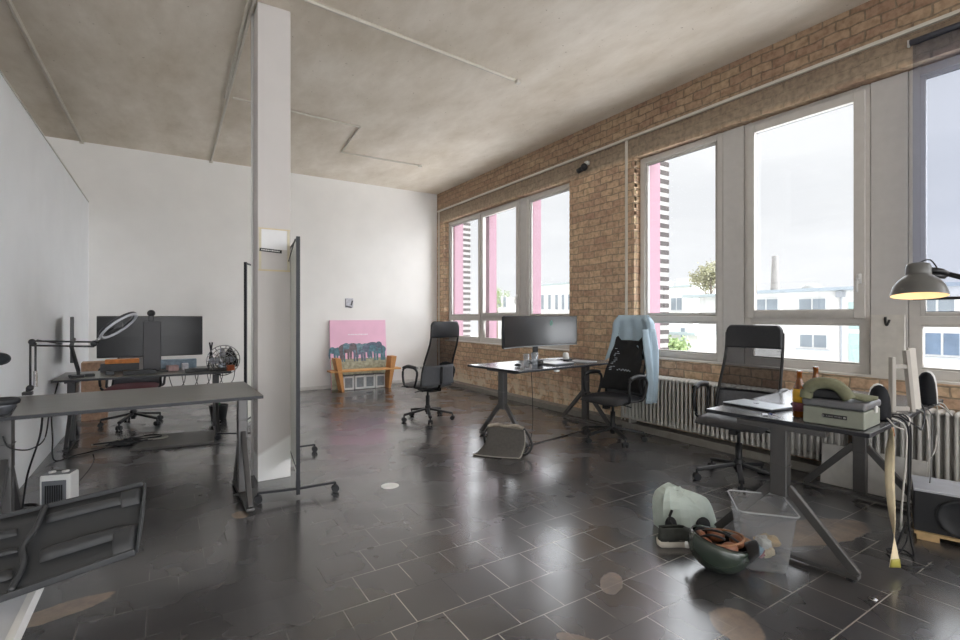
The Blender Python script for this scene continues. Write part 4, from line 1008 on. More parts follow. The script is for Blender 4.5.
bm = BM(); tube(bm, [(.245+.022*math.cos(t), .10*(1-(2*.245/mw)**2)-.006, 1.215+.03*math.sin(t)) for t in [PI/2*k for k in range(4)]], .003, n=6, closed=True); obj('screen_mark', bm, mat('teal_mark', '2a8a72', .4, emit=hexc('2a9a80'), estr=.6), scr)
# things on the desk
def put(name, label, cat, bm, m, p, rz=0, **k):
    return tag(obj(name, bm, m, None, loc=p, rz=rz, **k), label, cat)
bm = BM(); blob(bm, (0, 0, .018), (.055, .035, .016)); put('computer_mouse', 'dark computer mouse near the left end of the monitor desk', 'mouse', bm, M_BLACKM, onB(.26, .30), 1.0, smooth=True)
gl = thing('drinking_glass', 'tall clear drinking glass on the left half of the monitor desk', 'glass', onB(.33, .12))
bm = BM(); lathe(bm, [(.0, .004), (.026, .004), (.034, .155)], 20); lathe(bm, [(.028, .0), (.0365, .156)], 20); obj('glass_wall', bm, glassy('tumbler', (.86, .88, .9), gloss=.14, rough=.05, haze=.22, hazecol=(.8, .82, .85)), gl, smooth=True)
gl2 = thing('drinking_glass', 'smaller clear glass directly behind the tall drinking glass', 'glass', onB(.36, .27))
bm = BM(); lathe(bm, [(.0, .004), (.026, .004), (.034, .13)], 20); obj('glass_wall', bm, MATS['tumbler'], gl2, smooth=True)
hd = thing('headphones', 'black headphones lying in front of the wide monitor stand', 'headphones', onB(.50, .22), .8)
for s in (-1, 1):
    bm = BM(); blob(bm, (s*.06, 0, .032), (.028, .04, .032)); obj('ear_cup', bm, M_BLACK, hd, smooth=True)
bm = BM(); tube(bm, [(.075*math.cos(t), .09*math.sin(t), .03+.012*math.sin(t)) for t in [PI*k/12 for k in range(13)]], .009, n=6); obj('band', bm, M_BLACK, hd, smooth=True)
lt = thing('laptop', 'closed silver laptop on the monitor desk, right of the headphones', 'laptop', onB(.78, .22), AB)
bm = BM(); box(bm, (0, 0, .008), (.31, .21, .014)); obj('base', bm, mat('laptop_dark2', '6a6e74', .4, metal=.5), lt, bevel=.003)
bm = BM(); box(bm, (0, 0, .018), (.31, .21, .005)); obj('lid', bm, mat('laptop_white', 'c9ccd0', .35), lt, bevel=.002)
bm = BM(); box(bm, (0, 0, .009), (.42, .14, .015)); put('keyboard', 'pale keyboard beneath the wide curved monitor', 'keyboard', bm, mat('keyboard_pale', 'b7b9bd', .5, var=.25, scale=60), onB(.86, .44), AB, bevel=.004)
bm = BM(); box(bm, (0, 0, .006), (.21, .29, .01)); put('notepad', 'grey notepad on the right part of monitor desk', 'notepad', bm, mat('pad_grey', 'a5a7aa', .5), onB(1.22, .25), AB+.1, bevel=.002)
jr = thing('desk_jar', 'small white jar on black stand at right of the wide monitor', 'jar', onB(1.10, .38))
bm = BM(); lathe(bm, [(.035, .03), (.038, .05), (.032, .095), (.022, .105), (.0, .107)], 20); obj('jar_body', bm, M_WHITE, jr, smooth=True)
bm = BM(); box(bm, (.01, 0, .016), (.12, .08, .03)); obj('stand', bm, M_BLACK, jr, bevel=.006)
bm = BM(); box(bm, (0, 0, -.012), (.06, .03, .02)); put('desk_controller', 'small white height control under the monitor desk edge', 'control', bm, M_WHITE, onB(.55, .02, .745), AB, bevel=.003)

# ================================================================ BACK WALL: painting and shelf bench
pt = thing('painting', 'pink canvas with row of grey-blue elephants leaning on back wall', 'painting', (2.985, 8.72, .0), 0)
Rp = Matrix.Rotation(math.radians(-6), 3, 'X')
W_, H_ = 1.05, 1.23
bm = BM(); box(bm, Rp @ Vector((0, .015, H_/2)), (W_, .03, H_), Rp); obj('canvas', bm, mat('canvas_pink', 'efbfd6', .7, var=.05, scale=3), pt)
bm = BM(); box(bm, Rp @ Vector((0, -.001, .265)), (W_-.01, .003, .53), Rp); obj('painted_ground', bm, mat('paint_ground', 'a9a690', .8, var=.3, scale=20), pt)
def elephant(bm, cx, cz, s, fl, rr):
    def q(x, z, d): return Rp @ Vector((cx+fl*x*s, d, cz+z*s))
    def disc(x, z, rx, rz, d, n=14):
        vs = [bm.verts.new(q(x+rx*math.cos(2*PI*k/n), z+rz*math.sin(2*PI*k/n), d)) for k in range(n)]
        bm.faces.new(vs)
    d = -.0035-.0004*rr.random()
    disc(0, .62, .42, .26, d); disc(.40, .70, .20, .20, d-.0008); disc(.32, .68, .13, .17, d-.0016)
    for x in (-.30, -.16, .12, .27):
        vs = [bm.verts.new(q(a, b, d-.0002)) for a, b in ((x-.06, .5), (x+.07, .5), (x+.05+.05*rr.uniform(-1, 1), 0), (x-.05, 0))]; bm.faces.new(vs)
    vs = [bm.verts.new(q(a, b, d-.001)) for a, b in ((.50, .78), (.60, .66), (.63, .40), (.58, .18), (.53, .20), (.55, .42), (.50, .58))]; bm.faces.new(vs)
rr = random.Random(4)
cols4 = ['5f7f8b', '74696f', '6f8a97', '6c7284', '78909c', '646d7e']
for k in range(7):
    bm = BM(); elephant(bm, -.37+.125*k, .48+.035*(k % 3), .29+.04*rr.random(), 1 if k % 2 else -1, rr)
    obj('painted_elephant', bm, mat('paint_'+cols4[k % 6], cols4[k % 6], .8, var=.3, scale=25), pt, weld=False)
bm = BM(); x = -.20; rr = random.Random(2)
while x < .16:
    w = .012+.02*rr.random(); box(bm, Rp @ Vector((x+w/2, -.003, .965+.004*rr.random())), (w, .002, .022), Rp); x += w+.006
obj('painted_lettering', bm, mat('paint_white', 'f6e6ef', .8), pt)
# bench shelf: two splayed plank sides, one long seat board
bs = thing('wooden_bench', 'light wooden bench with splayed plank sides before the pink painting', 'bench', (2.985, 8.50, 0))
M_PINE = mat('pine_plank', 'c98f56', .5, var=.14, scale=6, stretch=(3, 3, 1))
for s in (-1, 1):
    bm = BM(); bar(bm, (s*.42, 0, 0), (s*.50, 0, .56), .20, .03, Vector((1, 0, 0)).cross(Vector((0, 1, 0)))); 
    bm.free(); bm = BM()
    vs = []
    for (x, z) in ((s*.40, 0), (s*.43, 0), (s*.53, .56), (s*.47, .56)):
        pass
    pr_ = [(s*.40, 0), (s*.445, 0), (s*.56, .57), (s*.46, .57)]
    a_ = [bm.verts.new((x, -.13, z)) for x, z in pr_]; b_ = [bm.verts.new((x, .10, z)) for x, z in pr_]
    bm.faces.new(a_); bm.faces.new(b_[::-1])
    for k in range(4): bm.faces.new((a_[k], a_[(k+1) % 4], b_[(k+1) % 4], b_[k]))
    obj('side_plank', bm, M_PINE, bs, bevel=.004)
bm = BM(); box(bm, (0, -.02, .345), (1.28, .24, .028)); obj('seat_board', bm, mat('pine_board', 'd9a264', .5, var=.12, scale=6, stretch=(1, 5, 1)), bs, bevel=.004)
for k in range(4):
    r = thing('storage_crate', ['leftmost', 'second from left', 'third from left', 'rightmost'][k]+' of four small grey-fronted white boxes under the wooden bench', 'box', (2.70+.19*k, 8.56, 0), (-.12, .08, -.05, .1)[k], 'boxes under the wooden bench')
    bm = BM(); box(bm, (0, 0, .125), (.185, .16, .24)); obj('body', bm, M_WHITE, r, bevel=.008)
    bm = BM(); box(bm, (0, -.082, .13), (.13, .006, .17)); obj('front_panel', bm, mat('crate_grey', '84888c', .5, var=.2, scale=20), r)
    bm = BM(); box(bm, (0, 0, .252), (.16, .14, .015)); obj('top', bm, mat('crate_top', '5a5c60', .5), r)

# ================================================================ MOBILE WHITEBOARDS
def whiteboard(label, p0, p1, H, notes, reach):
    d = Vector((p1[0]-p0[0], p1[1]-p0[1], 0)); w = d.length; a = math.atan2(d.y, d.x)
    r = thing('mobile_whiteboard', label, 'whiteboard', (p0[0], p0[1], 0), a)
    M_BF = mat('board_frame', '1f2027', .45, metal=.2)
    bm = BM(); box(bm, (w/2, 0, H/2+.07), (w-.05, .018, H-.18)); bd_ = obj('board', bm, mat('board_white', 'dfe0d8', .3, var=.02), r)
    bm = BM(); bar(bm, (0, 0, .0+.02), (0, 0, H), .026, .026, Vector((0, 1, 0))); bar(bm, (w, 0, .10), (w, 0, H), .026, .026, Vector((0, 1, 0))); bar(bm, (0, 0, H-.015), (w, 0, H-.015), .02, .02); bar(bm, (0, 0, .20), (w, 0, .20), .02, .02); obj('frame', bm, M_BF, r)
    for x in (0, w):
        bm = BM(); bar(bm, (x, 0, .0+.06), (x, 0, .12), .03, .03, Vector((0, 1, 0))); bar(bm, (x, -reach, .068), (x, 0, .06), .018, .014); bar(bm, (x, 0, .06), (x, reach, .068), .018, .014)
        ft = obj('foot', bm, M_BF, r)
        for s in (-1, 1):
            bm = BM(); 
            for t in (-.014, .014): tube(bm, [(x+t-.007, s*reach, .026), (x+t+.007, s*reach, .026)], .026, n=14)
            tube(bm, [(x, s*reach, .03), (x, s*reach, .07)], .008); obj('caster', bm, M_BLACKM, ft)
    for (x, z, sz, c, side) in notes:
        bm = BM(); box(bm, (x, side*.012, z), (sz, .003, sz)); obj('sticky_note', bm, mat('note_'+c, c, .7), bd_)
    return r, w
b1p0 = onz(298, 497); b1p1 = onz(285.5, 455)
wb1, w1 = whiteboard('tall mobile whiteboard seen edge-on just right of the pillar', b1p0, b1p1, 1.87, [(1.0, .95, .09, 'c8892c', 1), (1.05, .78, .10, 'c9b49a', 1), (1.12, .62, .1, 'e8e6d8', 1)], .26)
bm = BM(); tube(bm, [(.0, .02, 1.85), (w1*.9, .03, 1.62)], .004, n=5); obj('cord', bm, M_CABB, wb1)
bm = BM(); box(bm, (w1*.85, .03, 1.55), (.06, .03, .13)); obj('eraser_box', bm, M_BLACKM, wb1)
b2p0 = onz(245.5, 439); b2p1 = (1.02, 6.40)
wb2, w2 = whiteboard('mobile whiteboard with sticky notes standing edge-on left of the pillar', b2p0, b2p1, 1.87, [(.06, 1.80, .11, '6fa6bd', 1), (.12, 1.66, .08, 'c9785e', 1), (.11, 1.5, .08, 'd9a58a', 1), (.13, 1.40, .08, 'd98d80', 1), (.10, 1.26, .08, 'e0b9a0', 1), (.15, 1.15, .08, 'c77f62', 1), (.09, .95, .07, '7a8aa0', 1), (.12, .80, .08, 'd6dbd0', 1)], .27)

# ================================================================ FRONT LEFT
M_ARM = mat('boom_black', '26272b', .4)
# ring light boom
rl = thing('ring_light', 'ring light on a black scissor arm clamped to the front left desk', 'lamp', (onz(28, 395, .782).x, onz(28, 395, .782).y, .782))
T0 = 3.17; base_ = dep(28, 395, T0); L0 = Vector(rl.location)
def rp(px, py, t=T0): return dep(px, py, t)-L0
bm = BM(); box(bm, (0, -.01, .012), (.05, .05, .022)); tube(bm, [(0, 0, .0), (0, 0, .05)], .012); box(bm, (0, .0, -.03), (.035, .045, .02)); obj('clamp', bm, M_ARM, rl, bevel=.003)
bm = BM()
for px in (30.3, 35.5): tube(bm, [rp(px, 386), rp(px, 343)], .0065, n=6)
obj('lower_arm', bm, M_ARM, rl, smooth=True)
bm = BM(); tube(bm, [rp(35.5, 387), rp(35.5, 371)], .010, n=8); obj('spring', bm, M_CHROME, rl)
bm = BM()
for dy in (0, 4.5): tube(bm, [rp(32, 341+dy), rp(94, 342+dy)], .0065, n=6)
tube(bm, [rp(37, 340), rp(62, 344)], .004, n=6); obj('upper_arm', bm, M_ARM, rl, smooth=True)
bm = BM()
for (x, y) in ((32, 342), (94, 343.5), (30, 388)): blob(bm, rp(x, y), (.020, .020, .020), 10, 8)
obj('joint', bm, M_ARM, rl, smooth=True)
bm = BM(); tube(bm, [rp(96, 342), rp(101, 337.5)], .012, n=8); obj('ball_mount', bm, M_CHROME, rl, smooth=True)
c_ = rp(118, 325); RV = Vector((math.cos(TH), -math.sin(TH), 0)); FV = Vector((.16, .985, 0)); FV = Vector((dep(118, 325, 1).x, dep(118, 325, 1).y, 0)).normalized(); RV = Vector((FV.y, -FV.x, 0)); ZV = Vector((0, 0, 1))
ax = RV*.78+ZV*.625; perp = RV*-.625+ZV*.78; nrm = (perp*.96+FV*.27).normalized()
bx2 = ax.cross(nrm).normalized(); Rr = .115
bm = BM(); tube(bm, [c_+ax*Rr*math.cos(t)+bx2*Rr*math.sin(t) for t in [2*PI*k/36 for k in range(36)]], .0115, n=8, closed=True); rg = obj('ring', bm, M_ARM, rl, smooth=True)
bm = BM(); tube(bm, [c_+nrm*-.007+ax*(Rr-.0)*math.cos(t)+bx2*(Rr-.0)*math.sin(t) for t in [2*PI*k/36 for k in range(36)]], .010, n=8, closed=True); obj('diffuser', bm, mat('ring_diffuser', 'b6b8c0', .4), rg, smooth=True)
bm = BM(); box(bm, c_, (.05, .02, .03)); tube(bm, [c_, c_-ax*Rr], .005); obj('phone_clip', bm, M_BLACK, rg)
# microphone at left edge and dark bowl-like foam windscreen
mc = thing('microphone', 'round black microphone head on a stand at the far left edge', 'microphone', (dep(0, 395, 2.62).x, dep(0, 395, 2.62).y, .782))
bm = BM(); blob(bm, dep(-1, 359, 2.62)-Vector(mc.location), (.048, .048, .034), 16, 12); obj('foam_head', bm, mat('foam_black', '1d2226', .9, var=.3, scale=80), mc, smooth=True)
bm = BM(); tube(bm, [(-.03, .0, .0), (-.04, .0, .18), dep(-6, 362, 2.62)-Vector(mc.location)], .008); lathe(bm, [(.05, 0), (.05, .012), (.01, .018)], 20, (-.03, 0, 0)); obj('stand', bm, M_BLACK, mc, smooth=True)
bw = thing('headset', 'black headset with round cushion at left end of the front desk', 'headset', (dep(3, 402, 2.55).x, dep(3, 402, 2.55).y, .782))
bm = BM(); tube(bm, [(.052*math.cos(t), .045*math.sin(t), .075) for t in [2*PI*k/24 for k in range(24)]], .018, n=8, closed=True); blob(bm, (0, 0, .062), (.05, .045, .02)); obj('ear_cushion', bm, M_BLACKM, bw, smooth=True)
bm = BM(); lathe(bm, [(.03, .0), (.035, .03), (.055, .05), (.05, .07)], 20); obj('ear_cup', bm, mat('cup_grey', '5c5e63', .3, metal=.4), bw, smooth=True)
bm = BM(); tube(bm, curve_pts([(.05, 0, .05), (.035, -.01, .02), (.02, -.03, .006), (-.10, -.02, .006)], 5), .006); obj('wire', bm, M_BLACK, bw, smooth=True)
# heater
ht = thing('fan_heater', 'small white and grey fan heater on the floor below the front left desk', 'heater', (-.615, 4.40, 0), math.radians(-16)); ht.scale = (.95, .95, .86)
bm = BM(); box(bm, (0, 0, .135), (.185, .13, .255)); obj('body', bm, M_WHITE, ht, bevel=.012, seg=3)
bm = BM(); box(bm, (-.005, -.066, .12), (.145, .006, .20)); gf = obj('front_grille', bm, mat('heater_grey', '6c6f74', .5), ht, bevel=.003)
bm = BM()
for k in range(8): box(bm, (-.052+.0135*k, -.071, .11), (.007, .006, .15))
obj('slats', bm, M_BLACK, gf)
bm = BM(); box(bm, (0, 0, .265), (.165, .11, .008)); tp_ = obj('top_panel', bm, mat('heater_top', '75787c', .4), ht, bevel=.003)
for x in (-.04, .04):
    bm = BM(); lathe(bm, [(.022, 0), (.022, .010), (.0, .011)], 18, (x, -.01, .269)); obj('dial', bm, M_WHITE, tp_, smooth=True)
bm = BM(); box(bm, (.0, .03, .270), (.09, .02, .006)); obj('handle', bm, M_BLACK, tp_)
# cables here
cable('black cable hanging from front left desk down to a coil beside heater', [Vector((-.60, 3.75, .752)), Vector((-.62, 3.8, .60)), Vector((-.70, 3.95, .35)), Vector((-.76, 4.15, .10)), Vector((-.80, 4.3, .012)), Vector((-.72, 4.42, .01)), Vector((-.84, 4.48, .01)), Vector((-.87, 4.34, .012)), Vector((-.76, 4.30, .016)), Vector((-.74, 4.44, .018)), Vector((-.86, 4.52, .014))], .0055, M_CABB)
cable('thin black cable sagging between desk leg and desk underside at left', [Vector((-.78, 3.80, .62)), Vector((-.76, 3.8, .56)), Vector((-.72, 3.8, .535)), Vector((-.66, 3.8, .53)), Vector((-.60, 3.80, .58)), Vector((-.58, 3.80, .72))], .004, M_CABB)
q0 = onz(93, 453); q1 = onz(72, 492)
cable('thin power lead with plug lying behind the white fan heater', [Vector((-.59, 4.62, .03)), onz(82, 478, .01), onz(90, 468, .01), onz(94, 460, .02), onz(93, 454, .07)], .004, M_CABB)
# black moulded tray resting on the white table, foreground
tb = thing('white_table', 'white table corner at the lower left edge of the picture', 'table', (-.225, 1.40, 0), 0)
bm = BM(); bxx(bm, -.66, 0, -1.35, 0, .722, .748); obj('tabletop', bm, mat('table_white', 'c9ccd2', .35, var=.02), tb, bevel=.003)
bm = BM(); bxx(bm, -.006, .006, -1.35, 0, .720, .750); obj('edge_band', bm, M_WHITE, tb)
for (x, y) in ((-.05, -.05), (-.62, -.05), (-.05, -1.30), (-.62, -1.30)):
    bm = BM(); tube(bm, [(x, y, 0), (x, y, .722)], .02, n=12); obj('leg', bm, mat('table_leg_green', '2f7d55', .5), tb, smooth=True)
ty = thing('moulded_tray', 'black moulded plastic tray with raised ribs propped on the white table', 'tray', (0, 0, 0))
TR = dep(145.5, 484, 1.10); BR = dep(137, 551, .97); TL = dep(-60, 532, 1.02); BL = dep(-60, 620, .86)
def tf(u, v, h=0.0):
    a = TL.lerp(TR, u); b = BL.lerp(BR, u); n_ = (TR-TL).cross(BR-TR).normalized()
    if n_.z < 0: n_ = -n_
    h *= .6
    return a.lerp(b, v)+n_*h
bm = BM(); grid(bm, lambda u, v: tf(u, v, -.004-.010*math.sin(PI*v)), 12, 6); M_TRAY = mat('tray_black', '36383b', .42, var=.08, scale=6)
panel_ = obj('panel', bm, M_TRAY, ty, smooth=True, solid=.006)
bm = BM(); bar(bm, tf(1, 0, .002), tf(1, 1, .002), .004, .012); obj('right_rim', bm, M_TRAY, ty, bevel=.003)
bm = BM(); bar(bm, tf(0, 0, .003), tf(.99, 0, .003), .005, .012); bar(bm, tf(0, 1, .0), tf(.99, 1, .0), .006, .014); obj('long_rim', bm, M_TRAY, ty, bevel=.003)
def wedge(u0, u1, v0, v1, h):
    bm = BM(); V = []
    def hh(u, v): 
        e = min(1, (1-abs(2*v-1))*2.5); return h*e*min(1, (1-abs(2*u-1))*6)
    grid(bm, lambda a, b: tf(u0+(u1-u0)*a, v0+(v1-v0)*b, hh(a, b)), 14, 6); return bm
for (u0, u1, v0, v1, h) in ((.50, .90, .12, .24, .014), (.47, .93, .58, .74, .018), (.0, .36, .20, .30, .012), (.0, .36, .46, .52, .010), (.0, .34, .70, .82, .014), (.88, .985, .05, .30, .02), (.86, .985, .60, .98, .022)):
    obj('raised_rib', wedge(u0, u1, v0, v1, h), M_TRAY, ty, smooth=True)
bm = BM(); tube(bm, curve_pts([tf(.50, .02, .010), tf(.46, .30, .012), tf(.40, .50, .012), tf(.40, .72, .010), tf(.34, .98, .010)], 6), .006, n=6); obj('seam', bm, M_TRAY, ty, smooth=True)

# ================================================================ BACK LEFT DESK ITEMS
DZ = .701
bmn, bscr, bw_, ba_ = curved_monitor('wide black monitor seen from behind on the back left desk', Vector((.35, 6.45, 0)), Vector((-.605, 6.45, 0)), .86, 1.30, .03)
bm = BM(); box(bm, (0, -.055+.11, .97), (.16, .035, .54)); obj('stand_column', bm, mat('stand_dark', '37363a', .45, var=.05), bmn, bevel=.006)
bm = BM(); box(bm, (0, .10, DZ+.008), (.30, .20, .012)); obj('stand_foot', bm, M_BLACK, bmn, bevel=.003)
for s in (-1, 1):
    bm = BM(); bar(bm, (s*.07, .037, 1.24), (s*.16, .037, .98), .02, .01); obj('rear_ridge', bm, M_MONBACK, bmn)
wc = thing('webcam', 'black webcam perched on top of the back left monitor', 'webcam', (-.135, 6.40, 1.245))
bm = BM(); blob(bm, (0, 0, .085), (.038, .034, .036)); obj('head', bm, M_BLACK, wc, smooth=True)
bm = BM(); box(bm, (0, 0, .03), (.05, .035, .06)); obj('mount', bm, M_BLACK, wc, bevel=.006)
bm = BM(); tube(bm, [(0, -.032, .085), (0, -.036, .085)], .018, n=14); obj('lens', bm, M_BLACKM, wc)
# side monitor seen edge-on, on its own arm
sm = thing('monitor', 'thin monitor seen edge-on on a black arm at left wall', 'monitor', (-.82, 6.45, DZ))
bm = BM(); box(bm, (0, .12, .36), (.03, .50, .46), Matrix.Rotation(.12, 3, 'Z')); obj('panel', bm, M_MONBACK, sm, bevel=.004)
bm = BM(); tube(bm, [(.10, -.30, .0), (.10, -.30, .06), (.02, -.10, .30), (.02, .08, .36)], .018, n=8); box(bm, (.10, -.30, .012), (.10, .10, .024)); obj('arm', bm, M_BLACK, sm, bevel=.002)
# desk fan
fn = thing('desk_fan', 'chrome desk fan in wire cage at the right end of back desk', 'fan', (.53, 6.12, DZ), .35); fn.scale = (1.2, 1.2, 1.1)
bm = BM()
for r_ in (.05, .085, .12, .15): tube(bm, [(r_*math.cos(t), -.035+.02*(r_/.15)**2, .10+r_*math.sin(t)) for t in [2*PI*k/28 for k in range(28)]], .0045, n=5, closed=True)
for k in range(18):
    t = 2*PI*k/18; tube(bm, [(.02*math.cos(t), -.04, .10+.02*math.sin(t)), (.15*math.cos(t), -.012, .10+.15*math.sin(t))], .002, n=4); tube(bm, [(.15*math.cos(t), -.012, .10+.15*math.sin(t)), (.03*math.cos(t), .05, .10+.03*math.sin(t))], .002, n=4)
obj('cage', bm, M_CHROME, fn)
bm = BM()
for k in range(4):
    t = 2*PI*k/4; c__ = Vector((.065*math.cos(t), .01, .10+.065*math.sin(t))); blob(bm, c__, (.06, .006, .035), 12, 6, Matrix.Rotation(-t, 3, 'Y') @ Matrix.Rotation(.4, 3, 'X'))
obj('blades', bm, mat('fan_blade', 'b5bac6', .3, metal=.6), fn, smooth=True)
bm = BM(); tube(bm, [(0, .0, .10), (0, .08, .10)], .035, n=14); tube(bm, [(0, .05, .07), (0, .04, .0)], .012); lathe(bm, [(.07, -.0), (.07, .012), (.015, .02)], 20, (0, .04, 0)); obj('motor_and_stand', bm, M_CHROME, fn, smooth=True)
# odds on the back desk
def bx_item(name, label, cat, x, y, z0, s, col, rz=0, rough=.5):
    bm = BM(); box(bm, (0, 0, s[2]/2), s); return tag(obj(name, bm, mat('it_'+col, col, rough, var=.2, scale=30), None, bevel=.004, loc=(x, y, z0), rz=rz), label, cat)
bx_item('storage_box', 'dark box behind the left half of rear-facing monitor', 'box', -.42, 6.62, DZ, (.34, .12, .085), '35373a', .05)
bx_item('book', 'orange book lying on the dark box behind the rear-facing monitor', 'book', -.40, 6.62, DZ+.086, (.30, .11, .045), 'd9822e', .03)
bx_item('keyboard', 'black keyboard on the back left desk below monitor', 'keyboard', -.23, 6.20, DZ, (.28, .12, .04), '1e2124', .05)
bx_item('storage_tin', 'small dark tin at left of the back desk keyboard', 'tin', -.48, 6.25, DZ, (.07, .06, .035), '3c4145')
bx_item('gadget', 'flat black gadget on the left end of the back desk', 'gadget', -.70, 6.20, DZ, (.20, .09, .025), '222427', .2)
bx_item('power_strip', 'long black patch panel on right half of the back left desk', 'power strip', .38, 6.12, DZ, (.42, .12, .03), '2b2d2c', .03)
bx_item('box', 'light blue box behind the rear-facing monitor, right of its stand', 'box', .12, 6.66, DZ, (.36, .1, .10), '8fa3b4')
bx_item('box', 'small pinkish box right of the rear monitor stand', 'box', .06, 6.35, DZ, (.10, .08, .06), 'b79a98', .3)
bx_item('mug', 'little white box beside the pinkish one on the back left desk', 'box', .18, 6.42, DZ, (.06, .06, .07), 'd8d8de', .1)
st = thing('cable_stand', 'two thin black upright rods on the right of the back desk', 'stand', (.43, 6.35, DZ))
for dx, tl in ((-.03, .02), (.03, -.02)):
    bm = BM(); tube(bm, [(dx, 0, 0), (dx*.2+tl, 0, .30)], .009, n=6); obj('rod', bm, M_BLACKM, st, smooth=True)
# hanging dark bag by the whiteboard
bm = BM(); lathe(bm, [(.0, .0), (.08, .01), (.09, .08), (.05, .17), (.02, .22), (.0, .24)], 14, (.0, 0, 0)); put('backpack', 'black backpack standing on back desk against the left whiteboard', 'bag', bm, mat('backpack_black', '1e1f22', .8, var=.2), (.63, 6.42, .70), smooth=True)
bx_item('parcel', 'small orange-red parcel beside the chrome desk fan', 'box', .60, 5.97+.08, DZ, (.07, .06, .06), 'b8603c', .2) 
# cardboard box behind at left wall
bx_item('cardboard_box', 'tall brown cardboard box standing by left wall behind the desk', 'box', -.76, 7.9, 0, (.26, .26, .72), 'b09078', .05, .8)
# green crate under the right of back desk
pp = thing('potted_plant', 'small green plant in a black pot under the back left desk', 'plant', (.56, 7.0, 0))
bm = BM(); lathe(bm, [(.085, 0), (.11, .17), (.115, .18), (.10, .18), (.09, .15), (.0, .15)], 20); obj('pot', bm, mat('pot_black', '24262a', .5), pp, smooth=True)
bm = BM(); rr = random.Random(6)
for k in range(120):
    p = Vector((rr.gauss(0, .05), rr.gauss(0, .05), .18+.03+.16*rr.random())); q = Vector((rr.gauss(0, 1), rr.gauss(0, 1), rr.gauss(0, 1))).normalized()*.05; s_ = q.cross(Vector((0, 0, 1))).normalized()*.015
    bm.faces.new([bm.verts.new(p), bm.verts.new(p+q*.5+s_), bm.verts.new(p+q), bm.verts.new(p+q*.5-s_)])
obj('foliage', bm, mat('leaf_green', '3f6b4c', .6, var=.3), pp, weld=False)
# dark flat panel on the floor
ft_ = [onz(130, 452), onz(214, 444), onz(217, 432), onz(150, 437)]
bm = BM(); lo_ = [bm.verts.new(Vector((p.x, p.y, .004))) for p in ft_]; hi_ = [bm.verts.new(Vector((p.x, p.y, .026))) for p in ft_]
bm.faces.new(lo_[::-1]); bm.faces.new(hi_)
for k in range(4): bm.faces.new((lo_[k], lo_[(k+1) % 4], hi_[(k+1) % 4], hi_[k]))
tag(obj('floor_panel', bm, mat('panel_dark', '4a4846', .45, var=.08)), 'dark flat board lying on the floor under the back left desk', 'board')
# cable nest
rr = random.Random(9)
for k, c in enumerate(('15161a', '2a2b2f', '15161a', '8d8a84')):
    pts = [Vector((-.60+.42*rr.random()+.04*i*math.cos(i), 6.05+.28*rr.random(), .012+.035*rr.random())) for i in range(9)]
    bm = BM(); tube(bm, curve_pts(pts, 6), .008, n=6); tag(obj('cable_coil', bm, mat('coil_'+c, c, .5), smooth=True), ['black cable tangle on floor at left, under back desk', 'dark grey cable tangle on floor under back desk', 'second black cable tangle on floor under the back desk', 'pale grey cable loop in the tangle under back desk'][k], 'cable', 'tangled cables under the back left desk')
for k in range(5):
    x = .02+.12*k
    pts = [Vector((x, 6.2, .69)), Vector((x+.05, 6.25, .52-.05*(k % 2))), Vector((x+.14, 6.25, .56)), Vector((x+.16, 6.2, .69))]
    bm = BM(); tube(bm, curve_pts(pts, 6), .004, n=5); tag(obj('cable', bm, M_CABB, smooth=True), 'black cable loop drooping below the right half of back left desk', 'cable', 'cable loops under the back left desk')
cable('black cables hanging along left wall below the back left desk', [Vector((-.86, 6.1, .69)), Vector((-.88, 5.9, .45)), Vector((-.86, 5.8, .2)), Vector((-.84, 5.75, .012)), Vector((-.70, 5.85, .012)), Vector((-.5, 6.0, .012))], .006, M_CABB)

# ================================================================ OUTSIDE
M_FAC = mat('facade_white', 'f3f2ef', .9, var=.015, scale=.5)
M_WIN = mat('far_window', '8e979f', .3, var=.15, scale=1)
GZ = -5.0
bm = BM(); bxx(bm, 20, 140, -60, 140, GZ-.2, GZ); struct('ground', bm, mat('ground_pale', 'b9b7ae', .9, var=.1, scale=.3))
def far_window(root, x, y, z, w, h, n=2, m=None):
    bm = BM(); box(bm, (x-.03, y, z), (.10, w+.16, h+.16)); fr = obj('window', bm, mat('far_frame', 'e2e2e0', .6), root)
    for k in range(n):
        bm = BM(); ww = w/n-.08; box(bm, (x-.09, y-w/2+w/n*(k+.5), z), (.04, ww, h)); obj('pane', bm, m or M_WIN, fr)
    bm = BM(); box(bm, (x-.10, y, z-h/2-.12), (.22, w+.30, .06)); obj('sill', bm, mat('far_sill', 'c9cdd2', .6), fr)
# building opposite: parallel to this wall, x = 25
ba = thing('apartment_building', 'white building with flat roof and paired windows, opposite the near windows', 'building', (25, 8, GZ))
def LB(root, x, y, z): return (x-root.location.x, y-root.location.y, z-root.location.z)
def rb(root, name, m, x0, x1, y0, y1, z0, z1):
    l = root.location; bm = BM(); bxx(bm, x0-l.x, x1-l.x, y0-l.y, y1-l.y, z0-l.z, z1-l.z); return obj(name, bm, m, root)
rb(ba, 'wall', M_FAC, 25, 35, -14, 14.2, GZ, 2.42)
rb(ba, 'roof', mat('roof_edge', 'a9b4bd', .6), 24.55, 35.3, -14.2, 14.5, 2.42, 2.56)
for (py, pz, w, h) in ((828-14, 341, 1.15, .55), (813, 305, 1.15, .55), (767, 305, 1.15, .55), (943, 344, 1.05, .82), (938, 308, 1.05, .75)):
    q = onx(py, pz, 25); far_window(ba, 0, q.y-8, q.z-GZ, w, h, 2, mat('far_window_blue', '6f8299', .3, var=.3, scale=1.2) if py == 943 else None)
q = onx(860, 340, 25)
rb(ba, 'glass_strip', mat('teal_glass', 'b7d0cd', .3), 24.9, 25, q.y-.35, q.y+.38, GZ, .55); rb(ba, 'glass_strip', MATS['teal_glass'], 24.9, 25, q.y-.35, q.y+.38, .75, 1.9)
